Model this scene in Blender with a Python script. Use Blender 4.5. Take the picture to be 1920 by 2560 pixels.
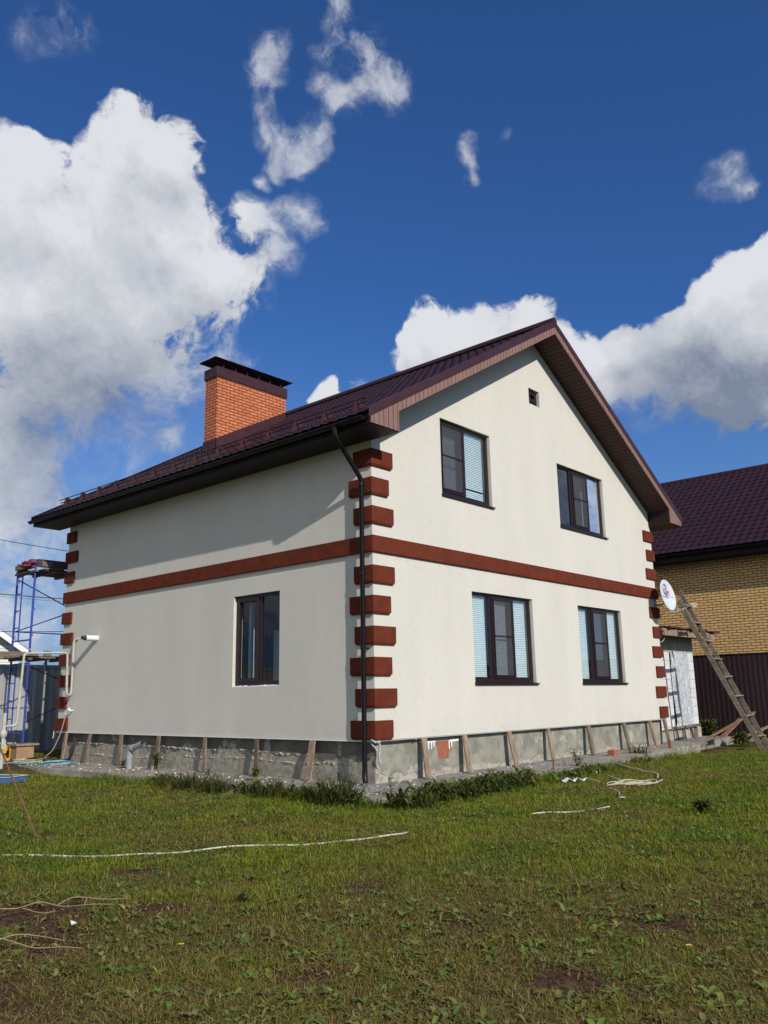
import bpy, bmesh, math, random
import numpy as np
from mathutils import Vector, Matrix
PI = math.pi
random.seed(7); RNG = np.random.default_rng(7)
scene = bpy.context.scene
for o in list(bpy.data.objects): bpy.data.objects.remove(o)
COL = scene.collection

# ------------------------------------------------------------------ camera
yaw, pit, rol = 0.843547, 0.217848, -0.01819
fw = Vector((math.cos(pit)*math.sin(yaw), math.cos(pit)*math.cos(yaw), math.sin(pit)))
r0 = fw.cross(Vector((0, 0, 1))).normalized(); u0 = r0.cross(fw)
rr = r0*math.cos(rol)+u0*math.sin(rol); uu = -r0*math.sin(rol)+u0*math.cos(rol)
cam_d = bpy.data.cameras.new('camera'); cam = bpy.data.objects.new('camera', cam_d); COL.objects.link(cam)
CAM = Vector((-10.0226, -9.1903, 1.4392))
M = Matrix((rr, uu, -fw)).transposed().to_4x4(); M.translation = CAM
cam.matrix_world = M
cam_d.sensor_fit = 'HORIZONTAL'; cam_d.sensor_width = 36; cam_d.lens = 2079.25/1920*36
cam_d.clip_start = .05; cam_d.clip_end = 3000
scene.camera = cam
scene.render.resolution_x, scene.render.resolution_y = 768, 1024

# ------------------------------------------------------------------ light
SUN = Vector((-.195, -.60, .365)).normalized()          # towards the sun
sun_d = bpy.data.lights.new('sun', 'SUN'); sun = bpy.data.objects.new('sun', sun_d); COL.objects.link(sun)
sun_d.energy = 4.4; sun_d.angle = math.radians(.5); sun_d.color = (1, .945, .85)
sun.rotation_euler = SUN.to_track_quat('Z', 'Y').to_euler()
SUN_EL = math.asin(SUN.z); SUN_AZ = math.atan2(SUN.x, SUN.y)
vs = scene.view_settings
vs.view_transform = 'Standard'; vs.look = 'None'; vs.gamma = 1; vs.exposure = 0
try: vs.use_curve_mapping = False
except Exception: pass

# ------------------------------------------------------------------ sky: Nishita air with sunlit cumulus
# each cloud lobe: unit direction, angular radius, thickness
LOBES = [(0.401,0.706,0.583,0.038,1),(0.43,0.698,0.572,0.048,1),(0.403,0.733,0.547,0.052,1),(0.324,0.779,0.532,0.042,1),(0.455,0.683,0.572,0.029,1),(0.326,0.806,0.494,0.053,1),(0.383,0.787,0.484,0.08,1.1),(0.456,0.733,0.505,0.074,1.1),(0.378,0.830,0.412,0.070,1),(0.453,0.778,0.440,0.060,.9),(0.503,0.719,0.479,0.051,0.9),(0.54,0.66,0.523,0.028,0.7),(0.565,0.626,0.537,0.023,0.6),(0.581,0.625,0.521,0.017,0.6),(0.568,0.66,0.491,0.026,0.6),(0.543,0.703,0.46,0.037,0.6),(0.412,0.844,0.344,0.048,0.6),(0.513,0.772,0.375,0.049,0.6),(0.55,0.737,0.393,0.032,0.5),(0.579,0.716,0.39,0.017,0.6),(0.448,0.812,0.373,0.059,0.5),
(0.404,0.886,0.229,0.033,0.6),(0.388,0.901,0.197,0.037,0.6),(0.435,0.872,0.226,0.034,0.45),(0.516,0.804,0.294,0.022,0.6),(0.481,0.837,0.26,0.03,0.35),(0.421,0.902,0.098,0.042,0.5),(0.427,0.89,0.159,0.038,0.4),(0.449,0.837,0.314,0.059,0.35),(0.394,0.874,0.283,0.056,0.4),
(0.486,0.576,0.657,0.019,0.6),(0.503,0.588,0.634,0.016,0.6),(0.517,0.518,0.681,0.019,0.65),(0.524,0.539,0.659,0.016,0.55),(0.555,0.508,0.659,0.024,0.7),(0.581,0.495,0.646,0.018,0.7),(0.564,0.527,0.636,0.017,0.6),(0.558,0.553,0.619,0.015,0.55),(0.556,0.579,0.597,0.018,0.6),(0.528,0.609,0.591,0.021,0.6),(0.508,0.605,0.613,0.013,0.5),(0.545,0.601,0.585,0.014,0.5),
(0.668,0.462,0.583,0.012,0.6),(0.682,0.463,0.566,0.009,0.6),(0.821,0.238,0.52,0.02,0.5),(0.312,0.692,0.651,0.026,0.22),(0.331,0.69,0.644,0.013,0.2),(0.528,0.635,0.564,0.008,0.4),
(0.73,0.55,0.407,0.041,1),(0.76,0.504,0.411,0.043,1),(0.778,0.465,0.422,0.029,1),(0.8,0.453,0.393,0.032,1),(0.711,0.584,0.391,0.027,0.9),(0.759,0.54,0.363,0.065,0.9),(0.824,0.435,0.364,0.031,0.8),(0.658,0.667,0.35,0.021,0.8),(0.69,0.632,0.352,0.021,0.7),
(0.868,0.255,0.426,0.041,1),(0.867,0.229,0.442,0.031,1),(0.872,0.289,0.396,0.042,1),(0.89,0.259,0.375,0.051,1.1),(0.864,0.335,0.375,0.034,0.9),(0.848,0.378,0.371,0.028,0.8),(0.837,0.407,0.365,0.026,0.8),(0.855,0.401,0.329,0.022,0.7),(0.882,0.319,0.348,0.039,0.7),(0.907,0.27,0.325,0.032,0.7),(0.899,0.223,0.378,0.089,1.1),
(0.470,0.816,0.336,0.065,.38),(0.414,0.861,0.295,0.057,.5),(0.515,0.791,0.330,0.047,.34),(0.386,0.886,0.257,0.042,0.60),(0.373,0.869,0.324,0.051,.6),(0.527,0.733,0.430,0.042,.42),(0.441,0.878,0.186,0.043,0.45),(0.417,0.898,0.138,0.038,0.50),(0.405,0.910,0.093,0.032,0.60),(0.537,0.762,0.362,0.037,.3),(0.866,0.366,0.340,0.040,0.70),(0.901,0.299,0.315,0.038,0.65),(0.865,0.319,0.387,0.029,0.70),(0.823,0.428,0.373,0.031,0.70),(0.848,0.415,0.331,0.031,0.50),(0.916,0.266,0.300,0.037,0.50),(0.488,0.593,0.640,0.018,0.60),(0.512,0.617,0.598,0.017,0.55),(0.515,0.506,0.692,0.014,0.55),(0.537,0.510,0.672,0.017,0.55),(0.577,0.508,0.639,0.020,0.60),(0.589,0.486,0.646,0.013,0.50),(0.536,0.551,0.639,0.017,0.55),(0.555,0.546,0.627,0.017,0.55),(0.548,0.597,0.587,0.018,0.60),(0.528,0.617,0.584,0.017,0.50),(0.497,0.611,0.615,0.013,0.45),(0.663,0.458,0.593,0.009,0.50),(0.675,0.462,0.575,0.010,0.55),(0.685,0.463,0.562,0.007,0.50),(0.813,0.249,0.526,0.014,.36),(0.827,0.227,0.515,0.015,.38),(0.298,0.705,0.644,0.021,.24),(0.329,0.687,0.649,0.018,.27),(0.294,0.719,0.630,0.017,0.25),(0.687,0.426,0.589,0.008,.2),
# the rest of the sky, behind and beside the camera
(.86,-.46,.26,.16,.55),
(-0.6,0.7,0.35,0.28,1),(-0.9,0.3,0.3,0.34,1.1),(-.7,-.1,.6,.3,1),(0,-.8,.6,.3,1),(0.1,0.93,0.3,0.2,.9),(0.4,-0.85,0.28,0.25,.8),(-0.3,-0.1,0.95,0.2,.6),(-.85,-.45,.3,.36,1.1)]  # unseen clouds, enlarged to give brighter, more neutral fill light
world = bpy.data.worlds.new('World'); scene.world = world; world.use_nodes = True

class NT:
    """small helper for node graphs"""
    def __init__(s, nt): s.nt = nt
    def n(s, t, **k):
        nd = s.nt.nodes.new(t)
        for a, b in k.items(): setattr(nd, a, b)
        return nd
    def put(s, sock, v):
        if isinstance(v, bpy.types.NodeSocket): s.nt.links.new(v, sock)
        elif v is not None:
            if hasattr(sock, 'default_value'):
                dv = sock.default_value
                if hasattr(dv, '__len__') and not hasattr(v, '__len__'): v = [v]*len(dv)
                if hasattr(dv, '__len__') and len(dv) == 4 and len(v) == 3: v = (*v, 1)
                sock.default_value = v
    def m(s, op, a, b=None, c=None, clamp=False):
        nd = s.n('ShaderNodeMath', operation=op, use_clamp=clamp)
        for i, v in enumerate((a, b, c)): s.put(nd.inputs[i], v)
        return nd.outputs[0]
    def v(s, op, a, b=None, scale=None):
        nd = s.n('ShaderNodeVectorMath', operation=op)
        s.put(nd.inputs[0], a); s.put(nd.inputs[1], b)
        if scale is not None: s.put(nd.inputs['Scale'], scale)
        return nd.outputs['Value'] if op in ('DISTANCE', 'DOT_PRODUCT', 'LENGTH') else nd.outputs[0]
    def noise(s, vec, scale, detail=4, rough=.55, out='Fac', dist=0):
        nd = s.n('ShaderNodeTexNoise'); s.put(nd.inputs['Vector'], vec)
        nd.inputs['Scale'].default_value = scale; nd.inputs['Detail'].default_value = detail
        nd.inputs['Roughness'].default_value = rough; nd.inputs['Distortion'].default_value = dist
        return nd.outputs[out]
    def mix(s, f, a, b, blend='MIX'):
        nd = s.n('ShaderNodeMix', data_type='RGBA', blend_type=blend)
        s.put(nd.inputs[0], f); s.put(nd.inputs[6], a); s.put(nd.inputs[7], b)
        return nd.outputs[2]
    def step(s, v, a, b, lo=0, hi=1):
        nd = s.n('ShaderNodeMapRange', interpolation_type='SMOOTHSTEP')
        for i, x in enumerate((v, a, b, lo, hi)): s.put(nd.inputs[i], x)
        return nd.outputs[0]
    def lin(s, v, a, b, lo=0, hi=1):
        nd = s.n('ShaderNodeMapRange')
        for i, x in enumerate((v, a, b, lo, hi)): s.put(nd.inputs[i], x)
        return nd.outputs[0]
    def xyz(s, v):
        nd = s.n('ShaderNodeSeparateXYZ'); s.put(nd.inputs[0], v); return nd.outputs
    def comb(s, x, y, z):
        nd = s.n('ShaderNodeCombineXYZ')
        for i, q in enumerate((x, y, z)): s.put(nd.inputs[i], q)
        return nd.outputs[0]
    def pos(s): return s.n('ShaderNodeNewGeometry').outputs['Position']

# node group: cloud thickness in a direction
grp = bpy.data.node_groups.new('cloud_thickness', 'ShaderNodeTree')
grp.interface.new_socket('Vector', in_out='INPUT', socket_type='NodeSocketVector')
grp.interface.new_socket('Value', in_out='OUTPUT', socket_type='NodeSocketFloat')
grp.interface.new_socket('Massive', in_out='OUTPUT', socket_type='NodeSocketFloat')
g = NT(grp); gi = g.n('NodeGroupInput'); go = g.n('NodeGroupOutput')
vec = gi.outputs[0]
w1 = g.v('SCALE', g.v('SUBTRACT', g.noise(vec, 11, 3, .5, 'Color'), (.5, .5, .5)), scale=.07)
w2 = g.v('SCALE', g.v('SUBTRACT', g.noise(vec, 38, 3, .5, 'Color'), (.5, .5, .5)), scale=.018)
wv = g.v('ADD', g.v('ADD', vec, w1), w2)
acc = None; big = None
for x, y, z, r, w in LOBES:
    d = Vector((x, y, z)).normalized()
    e = g.m('MULTIPLY_ADD', g.v('DISTANCE', wv, tuple(d)), -w/(r*(1.24 if w >= .79 else 1.42)), w)
    e = g.m('MAXIMUM', e, 0); e = g.m('MULTIPLY', e, e)
    acc = e if acc is None else g.m('ADD', acc, e)
    if w >= .79:
        q_ = g.m('MAXIMUM', g.m('MULTIPLY_ADD', g.v('DISTANCE', vec, tuple(d)), -1/(r*1.9), 1), 0)
        big = q_ if big is None else g.m('MAXIMUM', big, q_)
acc = g.m('SQRT', acc)
n1 = g.noise(wv, 15, 10, .62)
n2 = g.noise(wv, 55, 7, .66)
bump_ = g.m('ADD', g.m('MULTIPLY', g.m('SUBTRACT', n1, .5), 1.25), g.m('MULTIPLY', g.m('SUBTRACT', n2, .5), .62))
mass = g.lin(big, 0, .3, 0, 1)
bump_ = g.m('MULTIPLY', bump_, g.lin(mass, 0, 1, 1.5, 1))
edge = g.m('MULTIPLY', bump_, g.m('MINIMUM', g.m('MULTIPLY', acc, 3.3), 1))
g.nt.links.new(g.m('ADD', acc, edge), go.inputs[0]); g.nt.links.new(mass, go.inputs[1])

W = NT(world.node_tree)
for nd in list(world.node_tree.nodes): world.node_tree.nodes.remove(nd)
tc = W.n('ShaderNodeTexCoord').outputs['Generated']
dirn = W.v('NORMALIZE', tc)
sky = W.n('ShaderNodeTexSky', sky_type='NISHITA')
sky.sun_disc = False; sky.sun_elevation = SUN_EL; sky.sun_rotation = SUN_AZ
sky.altitude = 150; sky.air_density = 1.0; sky.dust_density = .9; sky.ozone_density = 3.0
skyc = W.mix(1, sky.outputs[0], (.36, .67, 1.10), 'MULTIPLY')
def thick(v):
    nd = W.n('ShaderNodeGroup'); nd.node_tree = grp; W.put(nd.inputs[0], v); return nd.outputs
t0, mass0 = thick(dirn)
tu, _ = thick(W.v('ADD', dirn, (-.012, -.012, .034)))
wv_w = W.v('ADD', dirn, W.v('SCALE', W.v('SUBTRACT', W.noise(dirn, 7, 3, .5, 'Color'), (.5, .5, .5)), scale=.12))
alpha = W.m('MULTIPLY', W.step(t0, W.lin(mass0, 0, 1, .02, .12), W.lin(mass0, 0, 1, .80, .34)), W.lin(mass0, 0, 1, .68, 1))
soft = W.noise(dirn, 9, 4, .5)
lit = W.m('MULTIPLY_ADD', W.m('SUBTRACT', t0, tu), .46, .80)
lit = W.m('ADD', lit, W.m('MULTIPLY', W.m('SUBTRACT', soft, .5), .55))
for gd, gr_ang, ga in (((.412, .844, .320), .14, .48), ((.50, .79, .345), .11, .40), ((.875, .34, .335), .12, .60), ((.93, .24, .31), .12, .5), ((.41, .89, .25), .10, .22)):   # shaded undersides
    dd = W.v('DISTANCE', W.v('ADD', dirn, W.v('SCALE', W.v('SUBTRACT', W.noise(dirn, 8, 3, .5, 'Color'), (.5, .5, .5)), scale=.08)), tuple(Vector(gd).normalized()))
    lit = W.m('SUBTRACT', lit, W.step(dd, gr_ang, .02, 0, ga))
lit = W.m('MINIMUM', W.m('MAXIMUM', lit, 0), 1)
CL = 10.0                                              # the background strength is .1
cloudc = W.mix(lit, (.20*CL, .245*CL, .34*CL), (.73*CL, .75*CL, .79*CL))
veil = W.m('MULTIPLY', W.step(W.xyz(dirn)[2], .44, .02), W.step(W.v('DISTANCE', dirn, (.40, .88, .2)), .62, .10))
veil = W.m('MULTIPLY', veil, W.lin(W.noise(wv_w, 6, 6, .6), .25, .75, .15, 1.15), clamp=True)
skyc = W.mix(W.m('MULTIPLY', veil, .75), skyc, (.30*CL, .36*CL, .47*CL))
skyc = W.mix(W.step(W.xyz(dirn)[2], .42, .05, 0, .35), skyc, (.23*CL, .36*CL, .56*CL))
outc = W.mix(alpha, skyc, cloudc)
bg = W.n('ShaderNodeBackground'); W.put(bg.inputs[0], outc); bg.inputs[1].default_value = .1
wo = W.n('ShaderNodeOutputWorld'); W.nt.links.new(bg.outputs[0], wo.inputs[0])
world.cycles.sampling_method = 'MANUAL'; world.cycles.sample_map_resolution = 512

# ------------------------------------------------------------------ materials
def new_mat(name):
    m = bpy.data.materials.new(name); m.use_nodes = True
    nt = NT(m.node_tree); b = m.node_tree.nodes['Principled BSDF']
    return m, nt, b
def bump(nt, b, h, strength=.3, dist=.01):
    bp = nt.n('ShaderNodeBump'); bp.inputs['Strength'].default_value = strength; bp.inputs['Distance'].default_value = dist
    nt.put(bp.inputs['Height'], h); nt.nt.links.new(bp.outputs[0], b.inputs['Normal'])
def plain(name, c, rough=.6, metal=0, var=.12, scale=6, spec=None, bs=0, bscale=60):
    m, nt, b = new_mat(name)
    p = nt.pos(); n = nt.noise(p, scale, 6, .6)
    f = nt.lin(n, .25, .75, 1-var, 1+var)
    col = nt.v('SCALE', c[:3], scale=f)
    nt.put(b.inputs['Base Color'], col)
    b.inputs['Roughness'].default_value = rough; b.inputs['Metallic'].default_value = metal
    if spec is not None: b.inputs['Specular IOR Level'].default_value = spec
    if bs: bump(nt, b, nt.noise(p, bscale, 5, .6), bs)
    return m
def wood(name, c, axis=2, rough=.85, dark=.45):
    m, nt, b = new_mat(name)
    p = nt.pos(); s = [28, 28, 28]; s[axis] = 1.6
    v = nt.v('MULTIPLY', p, tuple(s))
    n = nt.noise(v, 1, 6, .65); n2 = nt.noise(p, 5, 4, .6)
    f = nt.m('MULTIPLY', nt.lin(n, .3, .7, dark, 1.25), nt.lin(n2, .3, .7, .7, 1.15))
    nt.put(b.inputs['Base Color'], nt.v('SCALE', c, scale=f)); b.inputs['Roughness'].default_value = rough
    bump(nt, b, n, .5, .004)
    return m
def stucco():
    m, nt, b = new_mat('bark_beetle_stucco')
    p = nt.pos(); v = nt.v('MULTIPLY', p, (75, 75, 9))
    n = nt.noise(v, 1, 4, .6); n2 = nt.noise(p, 170, 3, .5); st = nt.noise(nt.v('MULTIPLY', p, (1.3, 1.3, .35)), 1, 5, .6)
    z = nt.xyz(p)[2]
    groove = nt.step(n, .56, .68)
    f = nt.m('MULTIPLY', nt.lin(st, .3, .7, .95, 1.035), nt.m('SUBTRACT', 1, nt.m('MULTIPLY', groove, .17)))
    splash = nt.m('MULTIPLY', nt.step(z, 1.25, .74), nt.lin(nt.noise(nt.v('MULTIPLY', p, (2.2, 2.2, 2)), 1, 4), .35, .7, 0, .07))
    f = nt.m('MULTIPLY', f, nt.m('SUBTRACT', 1, splash))
    nt.put(b.inputs['Base Color'], nt.v('SCALE', (.578, .553, .495), scale=f)); b.inputs['Roughness'].default_value = .95
    b.inputs['Specular IOR Level'].default_value = .2
    h = nt.m('ADD', nt.m('MULTIPLY', groove, -1), nt.m('MULTIPLY', n2, .5))
    bump(nt, b, h, .45, .004)
    return m
def brick(name, c1, c2, mortar, bw=.25, bh=.075, ms=.011, msmooth=.15):
    m, nt, b = new_mat(name)
    p = nt.pos(); x, y, z = nt.xyz(p)
    v = nt.comb(nt.m('ADD', x, y), z, 0)
    bt = nt.n('ShaderNodeTexBrick'); nt.put(bt.inputs['Vector'], v)
    bt.inputs['Scale'].default_value = 1; bt.inputs['Brick Width'].default_value = bw; bt.inputs['Row Height'].default_value = bh
    bt.inputs['Mortar Size'].default_value = ms; bt.inputs['Mortar Smooth'].default_value = msmooth; bt.inputs['Bias'].default_value = 0
    nt.put(bt.inputs['Color1'], c1); nt.put(bt.inputs['Color2'], c2); nt.put(bt.inputs['Mortar'], mortar)
    n = nt.noise(p, 14, 6, .65); f = nt.lin(n, .3, .7, .82, 1.15)
    nt.put(b.inputs['Base Color'], nt.v('SCALE', bt.outputs[0], scale=f)); b.inputs['Roughness'].default_value = .9
    h = nt.m('ADD', nt.m('MULTIPLY', bt.outputs['Fac'], -1), nt.m('MULTIPLY', nt.noise(p, 90, 4), .25))
    bump(nt, b, h, .9, .012)
    return m
def panels(name, c, axis, pitch=.1, gap=.09, rough=.5):
    """grooved lining boards; axis = coordinate across the boards"""
    m, nt, b = new_mat(name)
    p = nt.pos(); q = nt.xyz(p)[axis]
    fr = nt.m('FRACT', nt.m('DIVIDE', q, pitch))
    d = nt.m('ABSOLUTE', nt.m('SUBTRACT', fr, .5))
    gr = nt.step(d, .5-gap, .5-gap*.35)
    cell = nt.n('ShaderNodeTexWhiteNoise', noise_dimensions='1D'); nt.put(cell.inputs['W'], nt.m('FLOOR', nt.m('DIVIDE', q, pitch)))
    f = nt.lin(cell.outputs[0], 0, 1, .93, 1.06)
    f = nt.m('MULTIPLY', f, nt.lin(nt.noise(p, 9, 4), .3, .7, .95, 1.05))
    f = nt.m('MULTIPLY', f, nt.m('SUBTRACT', 1, nt.m('MULTIPLY', gr, .65)))
    nt.put(b.inputs['Base Color'], nt.v('SCALE', c, scale=f)); b.inputs['Roughness'].default_value = rough; b.inputs['Specular IOR Level'].default_value = .15
    bump(nt, b, nt.m('MULTIPLY', gr, -1), .8, .01)
    return m
def found_mat(name, base, rawtop, seed=0):
    m, nt, b = new_mat(name)
    p = nt.pos(); z = nt.xyz(p)[2]
    v = nt.v('ADD', p, (seed, seed*.7, 0))
    rag = nt.noise(nt.v('MULTIPLY', v, (2.2, 2.2, 3.2)), 1, 6, .65); rag2 = nt.noise(v, 19, 4, .6)
    h = nt.m('ADD', z, nt.m('MULTIPLY', nt.m('SUBTRACT', rag, .5), -.55))
    h = nt.m('ADD', h, nt.m('MULTIPLY', nt.m('SUBTRACT', rag2, .5), .05))
    low = nt.step(h, rawtop+.012, rawtop-.012)
    stain = nt.noise(v, 3.1, 7, .65)
    ren = nt.mix(nt.step(stain, .38, .62), base, tuple(c*.66 for c in base))
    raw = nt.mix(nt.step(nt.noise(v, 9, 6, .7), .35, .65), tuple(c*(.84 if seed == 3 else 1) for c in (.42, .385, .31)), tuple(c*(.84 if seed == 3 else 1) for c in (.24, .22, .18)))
    col = nt.mix(low, ren, raw)
    patch = nt.step(nt.noise(nt.v('ADD', v, (9, 3, 2)), 1.7, 5, .7), .60, .63)
    col = nt.mix(nt.m('MULTIPLY', patch, .55), col, (.43, .42, .38))
    nt.put(b.inputs['Base Color'], col); b.inputs['Roughness'].default_value = .95
    hh = nt.m('ADD', nt.m('MULTIPLY', low, -1.4), nt.m('MULTIPLY', nt.noise(v, 45, 6, .7), nt.m('MULTIPLY_ADD', low, 1.2, .35)))
    bump(nt, b, hh, .8, .012)
    return m
def metal_tile(name, c, rough=.32, spec=.38):
    m, nt, b = new_mat(name)
    p = nt.pos(); n = nt.noise(p, 4, 6, .6); n2 = nt.noise(p, 40, 3, .6)
    f = nt.m('MULTIPLY', nt.lin(n, .3, .7, .8, 1.2), nt.lin(n2, .3, .7, .93, 1.07))
    nt.put(b.inputs['Base Color'], nt.v('SCALE', c, scale=f))
    nt.put(b.inputs['Roughness'], nt.lin(n2, .3, .7, rough-.04, rough+.12))
    b.inputs['Specular IOR Level'].default_value = spec
    return m
def glass_mat(name, refl=.13, tint=(.80, .86, .87), rough=.015, top=1):
    m, nt, b = new_mat(name); nt.nt.nodes.remove(b)
    out = nt.nt.nodes['Material Output']
    tr = nt.n('ShaderNodeBsdfTransparent'); nt.put(tr.inputs[0], tint)
    gl = nt.n('ShaderNodeBsdfGlossy'); gl.inputs['Roughness'].default_value = rough; nt.put(gl.inputs[0], (.9, .95, 1))
    lw = nt.n('ShaderNodeLayerWeight'); lw.inputs[0].default_value = .25
    f = nt.lin(lw.outputs['Fresnel'], 0, 1, refl, top)
    bp = nt.n('ShaderNodeBump'); bp.inputs['Strength'].default_value = .03; bp.inputs['Distance'].default_value = .02
    nt.put(bp.inputs['Height'], nt.noise(nt.pos(), 2.2, 2, .5)); nt.nt.links.new(bp.outputs[0], gl.inputs['Normal'])
    mx = nt.n('ShaderNodeMixShader'); nt.put(mx.inputs[0], f)
    nt.nt.links.new(tr.outputs[0], mx.inputs[1]); nt.nt.links.new(gl.outputs[0], mx.inputs[2]); nt.nt.links.new(mx.outputs[0], out.inputs[0])
    return m
def sheer_mat(name, c, opac):
    """woven or filmy sheet that lets part of the light through"""
    m, nt, b = new_mat(name)
    nt.put(b.inputs['Base Color'], c); b.inputs['Roughness'].default_value = .8; b.inputs['Alpha'].default_value = opac
    return m
def attr_mat(name, rough=.6, trans=0, spec=.25):
    m, nt, b = new_mat(name)
    a = nt.n('ShaderNodeAttribute', attribute_name='col')
    nt.put(b.inputs['Base Color'], a.outputs['Color']); b.inputs['Roughness'].default_value = rough
    b.inputs['Specular IOR Level'].default_value = spec
    if trans:
        out = nt.nt.nodes['Material Output']
        tl = nt.n('ShaderNodeBsdfTranslucent'); nt.put(tl.inputs[0], a.outputs['Color'])
        mx = nt.n('ShaderNodeMixShader'); mx.inputs[0].default_value = trans
        nt.nt.links.new(b.outputs[0], mx.inputs[1]); nt.nt.links.new(tl.outputs[0], mx.inputs[2]); nt.nt.links.new(mx.outputs[0], out.inputs[0])
    return m
MT = dict(
    stucco=stucco(),
    terracotta=plain('terracotta_paint', (.122, .030, .017), .9, var=.22, scale=5, bs=.5, bscale=120, spec=.05),
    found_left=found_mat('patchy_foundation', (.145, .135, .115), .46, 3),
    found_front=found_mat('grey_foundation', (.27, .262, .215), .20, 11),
    tile=metal_tile('burgundy_metal_tile', (.030, .012, .015), .44, .2),
    tile_n=metal_tile('neighbour_metal_tile', (.030, .013, .020), .5, .22),
    trim=metal_tile('burgundy_sheet_metal', (.046, .019, .024), .42, .25),
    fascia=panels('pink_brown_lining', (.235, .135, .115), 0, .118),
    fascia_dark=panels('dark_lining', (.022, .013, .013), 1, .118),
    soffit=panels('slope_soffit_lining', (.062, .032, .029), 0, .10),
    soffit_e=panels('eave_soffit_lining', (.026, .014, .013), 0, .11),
    black=plain('black_painted_metal', (.007, .006, .007), .4, var=.1, spec=.25),
    frame=plain('dark_brown_upvc', (.019, .009, .011), .38, var=.08, spec=.4),
    glass=glass_mat('window_glass', .12, (.90, .95, .96)), glass_dark=glass_mat('side_window_glass', .0, (.75, .8, .82), top=.05),
    net=sheer_mat('insect_screen_mesh', (.07, .07, .078), .55),
    blind=plain('white_blind', (.62, .69, .72), .6, var=.05),
    teal=plain('teal_curtain', (.30, .52, .50), .8, var=.15), curtain=plain('pale_curtain', (.30, .33, .36), .9, var=.2),
    room=plain('room_wall', (.09, .085, .09), .9), white=plain('white_plastic', (.72, .72, .70), .45, var=.06),
    brick=brick('orange_brick', (.47, .128, .048), (.58, .185, .078), (.11, .035, .02), .25, .0775, .0105),
    ybrick=brick('yellow_brick', (.64, .385, .14), (.74, .47, .20), (.11, .06, .03), .30, .094, .0125),
    concrete=plain('concrete', (.33, .31, .27), .95, var=.3, scale=5, bs=.6, bscale=25),
    grey_wood=wood('weathered_wood', (.205, .158, .118)), tan_wood=wood('tan_wood', (.30, .215, .145)), dark_wood=wood('dark_wood', (.12, .085, .065)),
    plank=wood('scaffold_plank', (.20, .16, .125), 0), plank_dark=wood('old_scaffold_plank', (.07, .045, .04), 0), plank_y=wood('ladder_wood', (.185, .15, .115), 1), tread_wood=wood('ladder_tread_wood', (.27, .235, .19), 0),
    blue=plain('blue_paint', (.018, .040, .30), .4, var=.25, scale=12, spec=.5),
    maroon=plain('maroon_sheet', (.024, .010, .012), .5, var=.2, scale=2), grey_sheet=plain('grey_sheet', (.33, .335, .33), .5, var=.12, scale=2),
    siding=panels('white_siding', (.68, .70, .72), 2, .2, .06, .7), white_trim=plain('white_trim', (.75, .76, .78), .6),
    dark_roof=plain('dark_far_roof', (.10, .10, .12), .6),
    pvc=plain('grey_sewer_pvc', (.26, .28, .30), .4, var=.08), gaspipe=plain('grey_white_pipe_paint', (.40, .39, .355), .5, var=.2, scale=14),
    hose_white=plain('cream_hose', (.52, .485, .39), .5, var=.15, scale=10), hose_blue=plain('pale_blue_hose', (.17, .36, .47), .45, var=.15),
    hose_black=plain('black_hose', (.030, .022, .022), .5), hose_pink=plain('pinkish_hose', (.33, .21, .18), .5),
    rope=plain('cream_rope', (.43, .40, .29), .8, var=.2, scale=20), yellow=plain('yellow_plastic', (.62, .30, .01), .45), tray_y=plain('pale_yellow_plastic', (.55, .46, .12), .5),
    cardboard=plain('brown_cardboard', (.30, .18, .10), .9, var=.15), tray_b=plain('blue_tray', (.05, .13, .30), .45), tray_rim=plain('cream_tray_rim', (.60, .55, .40), .6),
    mortar=plain('squeezed_mortar', (.42, .39, .33), .95, var=.25, scale=12, bs=.5, bscale=50), rotten=plain('dark_red_roof_scrap', (.075, .028, .022), .85, var=.4, scale=9), rust=plain('rusty_steel', (.16, .075, .035), .85, var=.4, scale=20), block=None, film=None,
    wire=plain('utility_wire', (.03, .03, .035), .6), cloth_red=plain('dark_red_cloth', (.11, .012, .018), .55, var=.3, scale=14),
    paper=plain('pale_litter', (.55, .60, .62), .7), purple=plain('purple_print', (.10, .06, .22), .5, var=0), red=plain('red_print', (.52, .03, .09), .5, var=0),
    grey_print=plain('grey_print', (.30, .31, .36), .5, var=0), dish=plain('dish_enamel', (.56, .60, .63), .4, var=.05, scale=5), galv=plain('grey_bracket', (.25, .25, .25), .45, .3),
    cream=plain('cream_plastic', (.66, .60, .42), .5), patch=plain('red_brown_patch', (.28, .095, .05), .9, var=.25, scale=12), flower=plain('yellow_petals', (.72, .45, .02), .7),
    black_rub=plain('black_rubber', (.012, .012, .016), .5), bark=wood('scrap_timber', (.24, .13, .07), 0), vine=plain('dry_vine', (.25, .19, .09), .85, var=.3, scale=20))
MT['block'] = brick('white_aerated_block', (.60, .60, .59), (.55, .55, .54), (.40, .39, .38), .6, .25, .006)
def film():
    m, nt, b = new_mat('creased_plastic_film')
    p = nt.pos(); v = nt.v('MULTIPLY', p, (9, 9, 3))
    n = nt.noise(v, 1, 5, .6, dist=2.5)
    nt.put(b.inputs['Base Color'], nt.mix(nt.step(n, .3, .7), (.36, .39, .43), (.60, .63, .66)))
    b.inputs['Roughness'].default_value = .22; b.inputs['Specular IOR Level'].default_value = .6
    bump(nt, b, n, 1, .06); return m
MT['film'] = film()
MT['grass'] = attr_mat('grass_blades', .7, .3, .08); MT['leaf'] = attr_mat('weed_leaves', .55, .25, .2)

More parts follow.
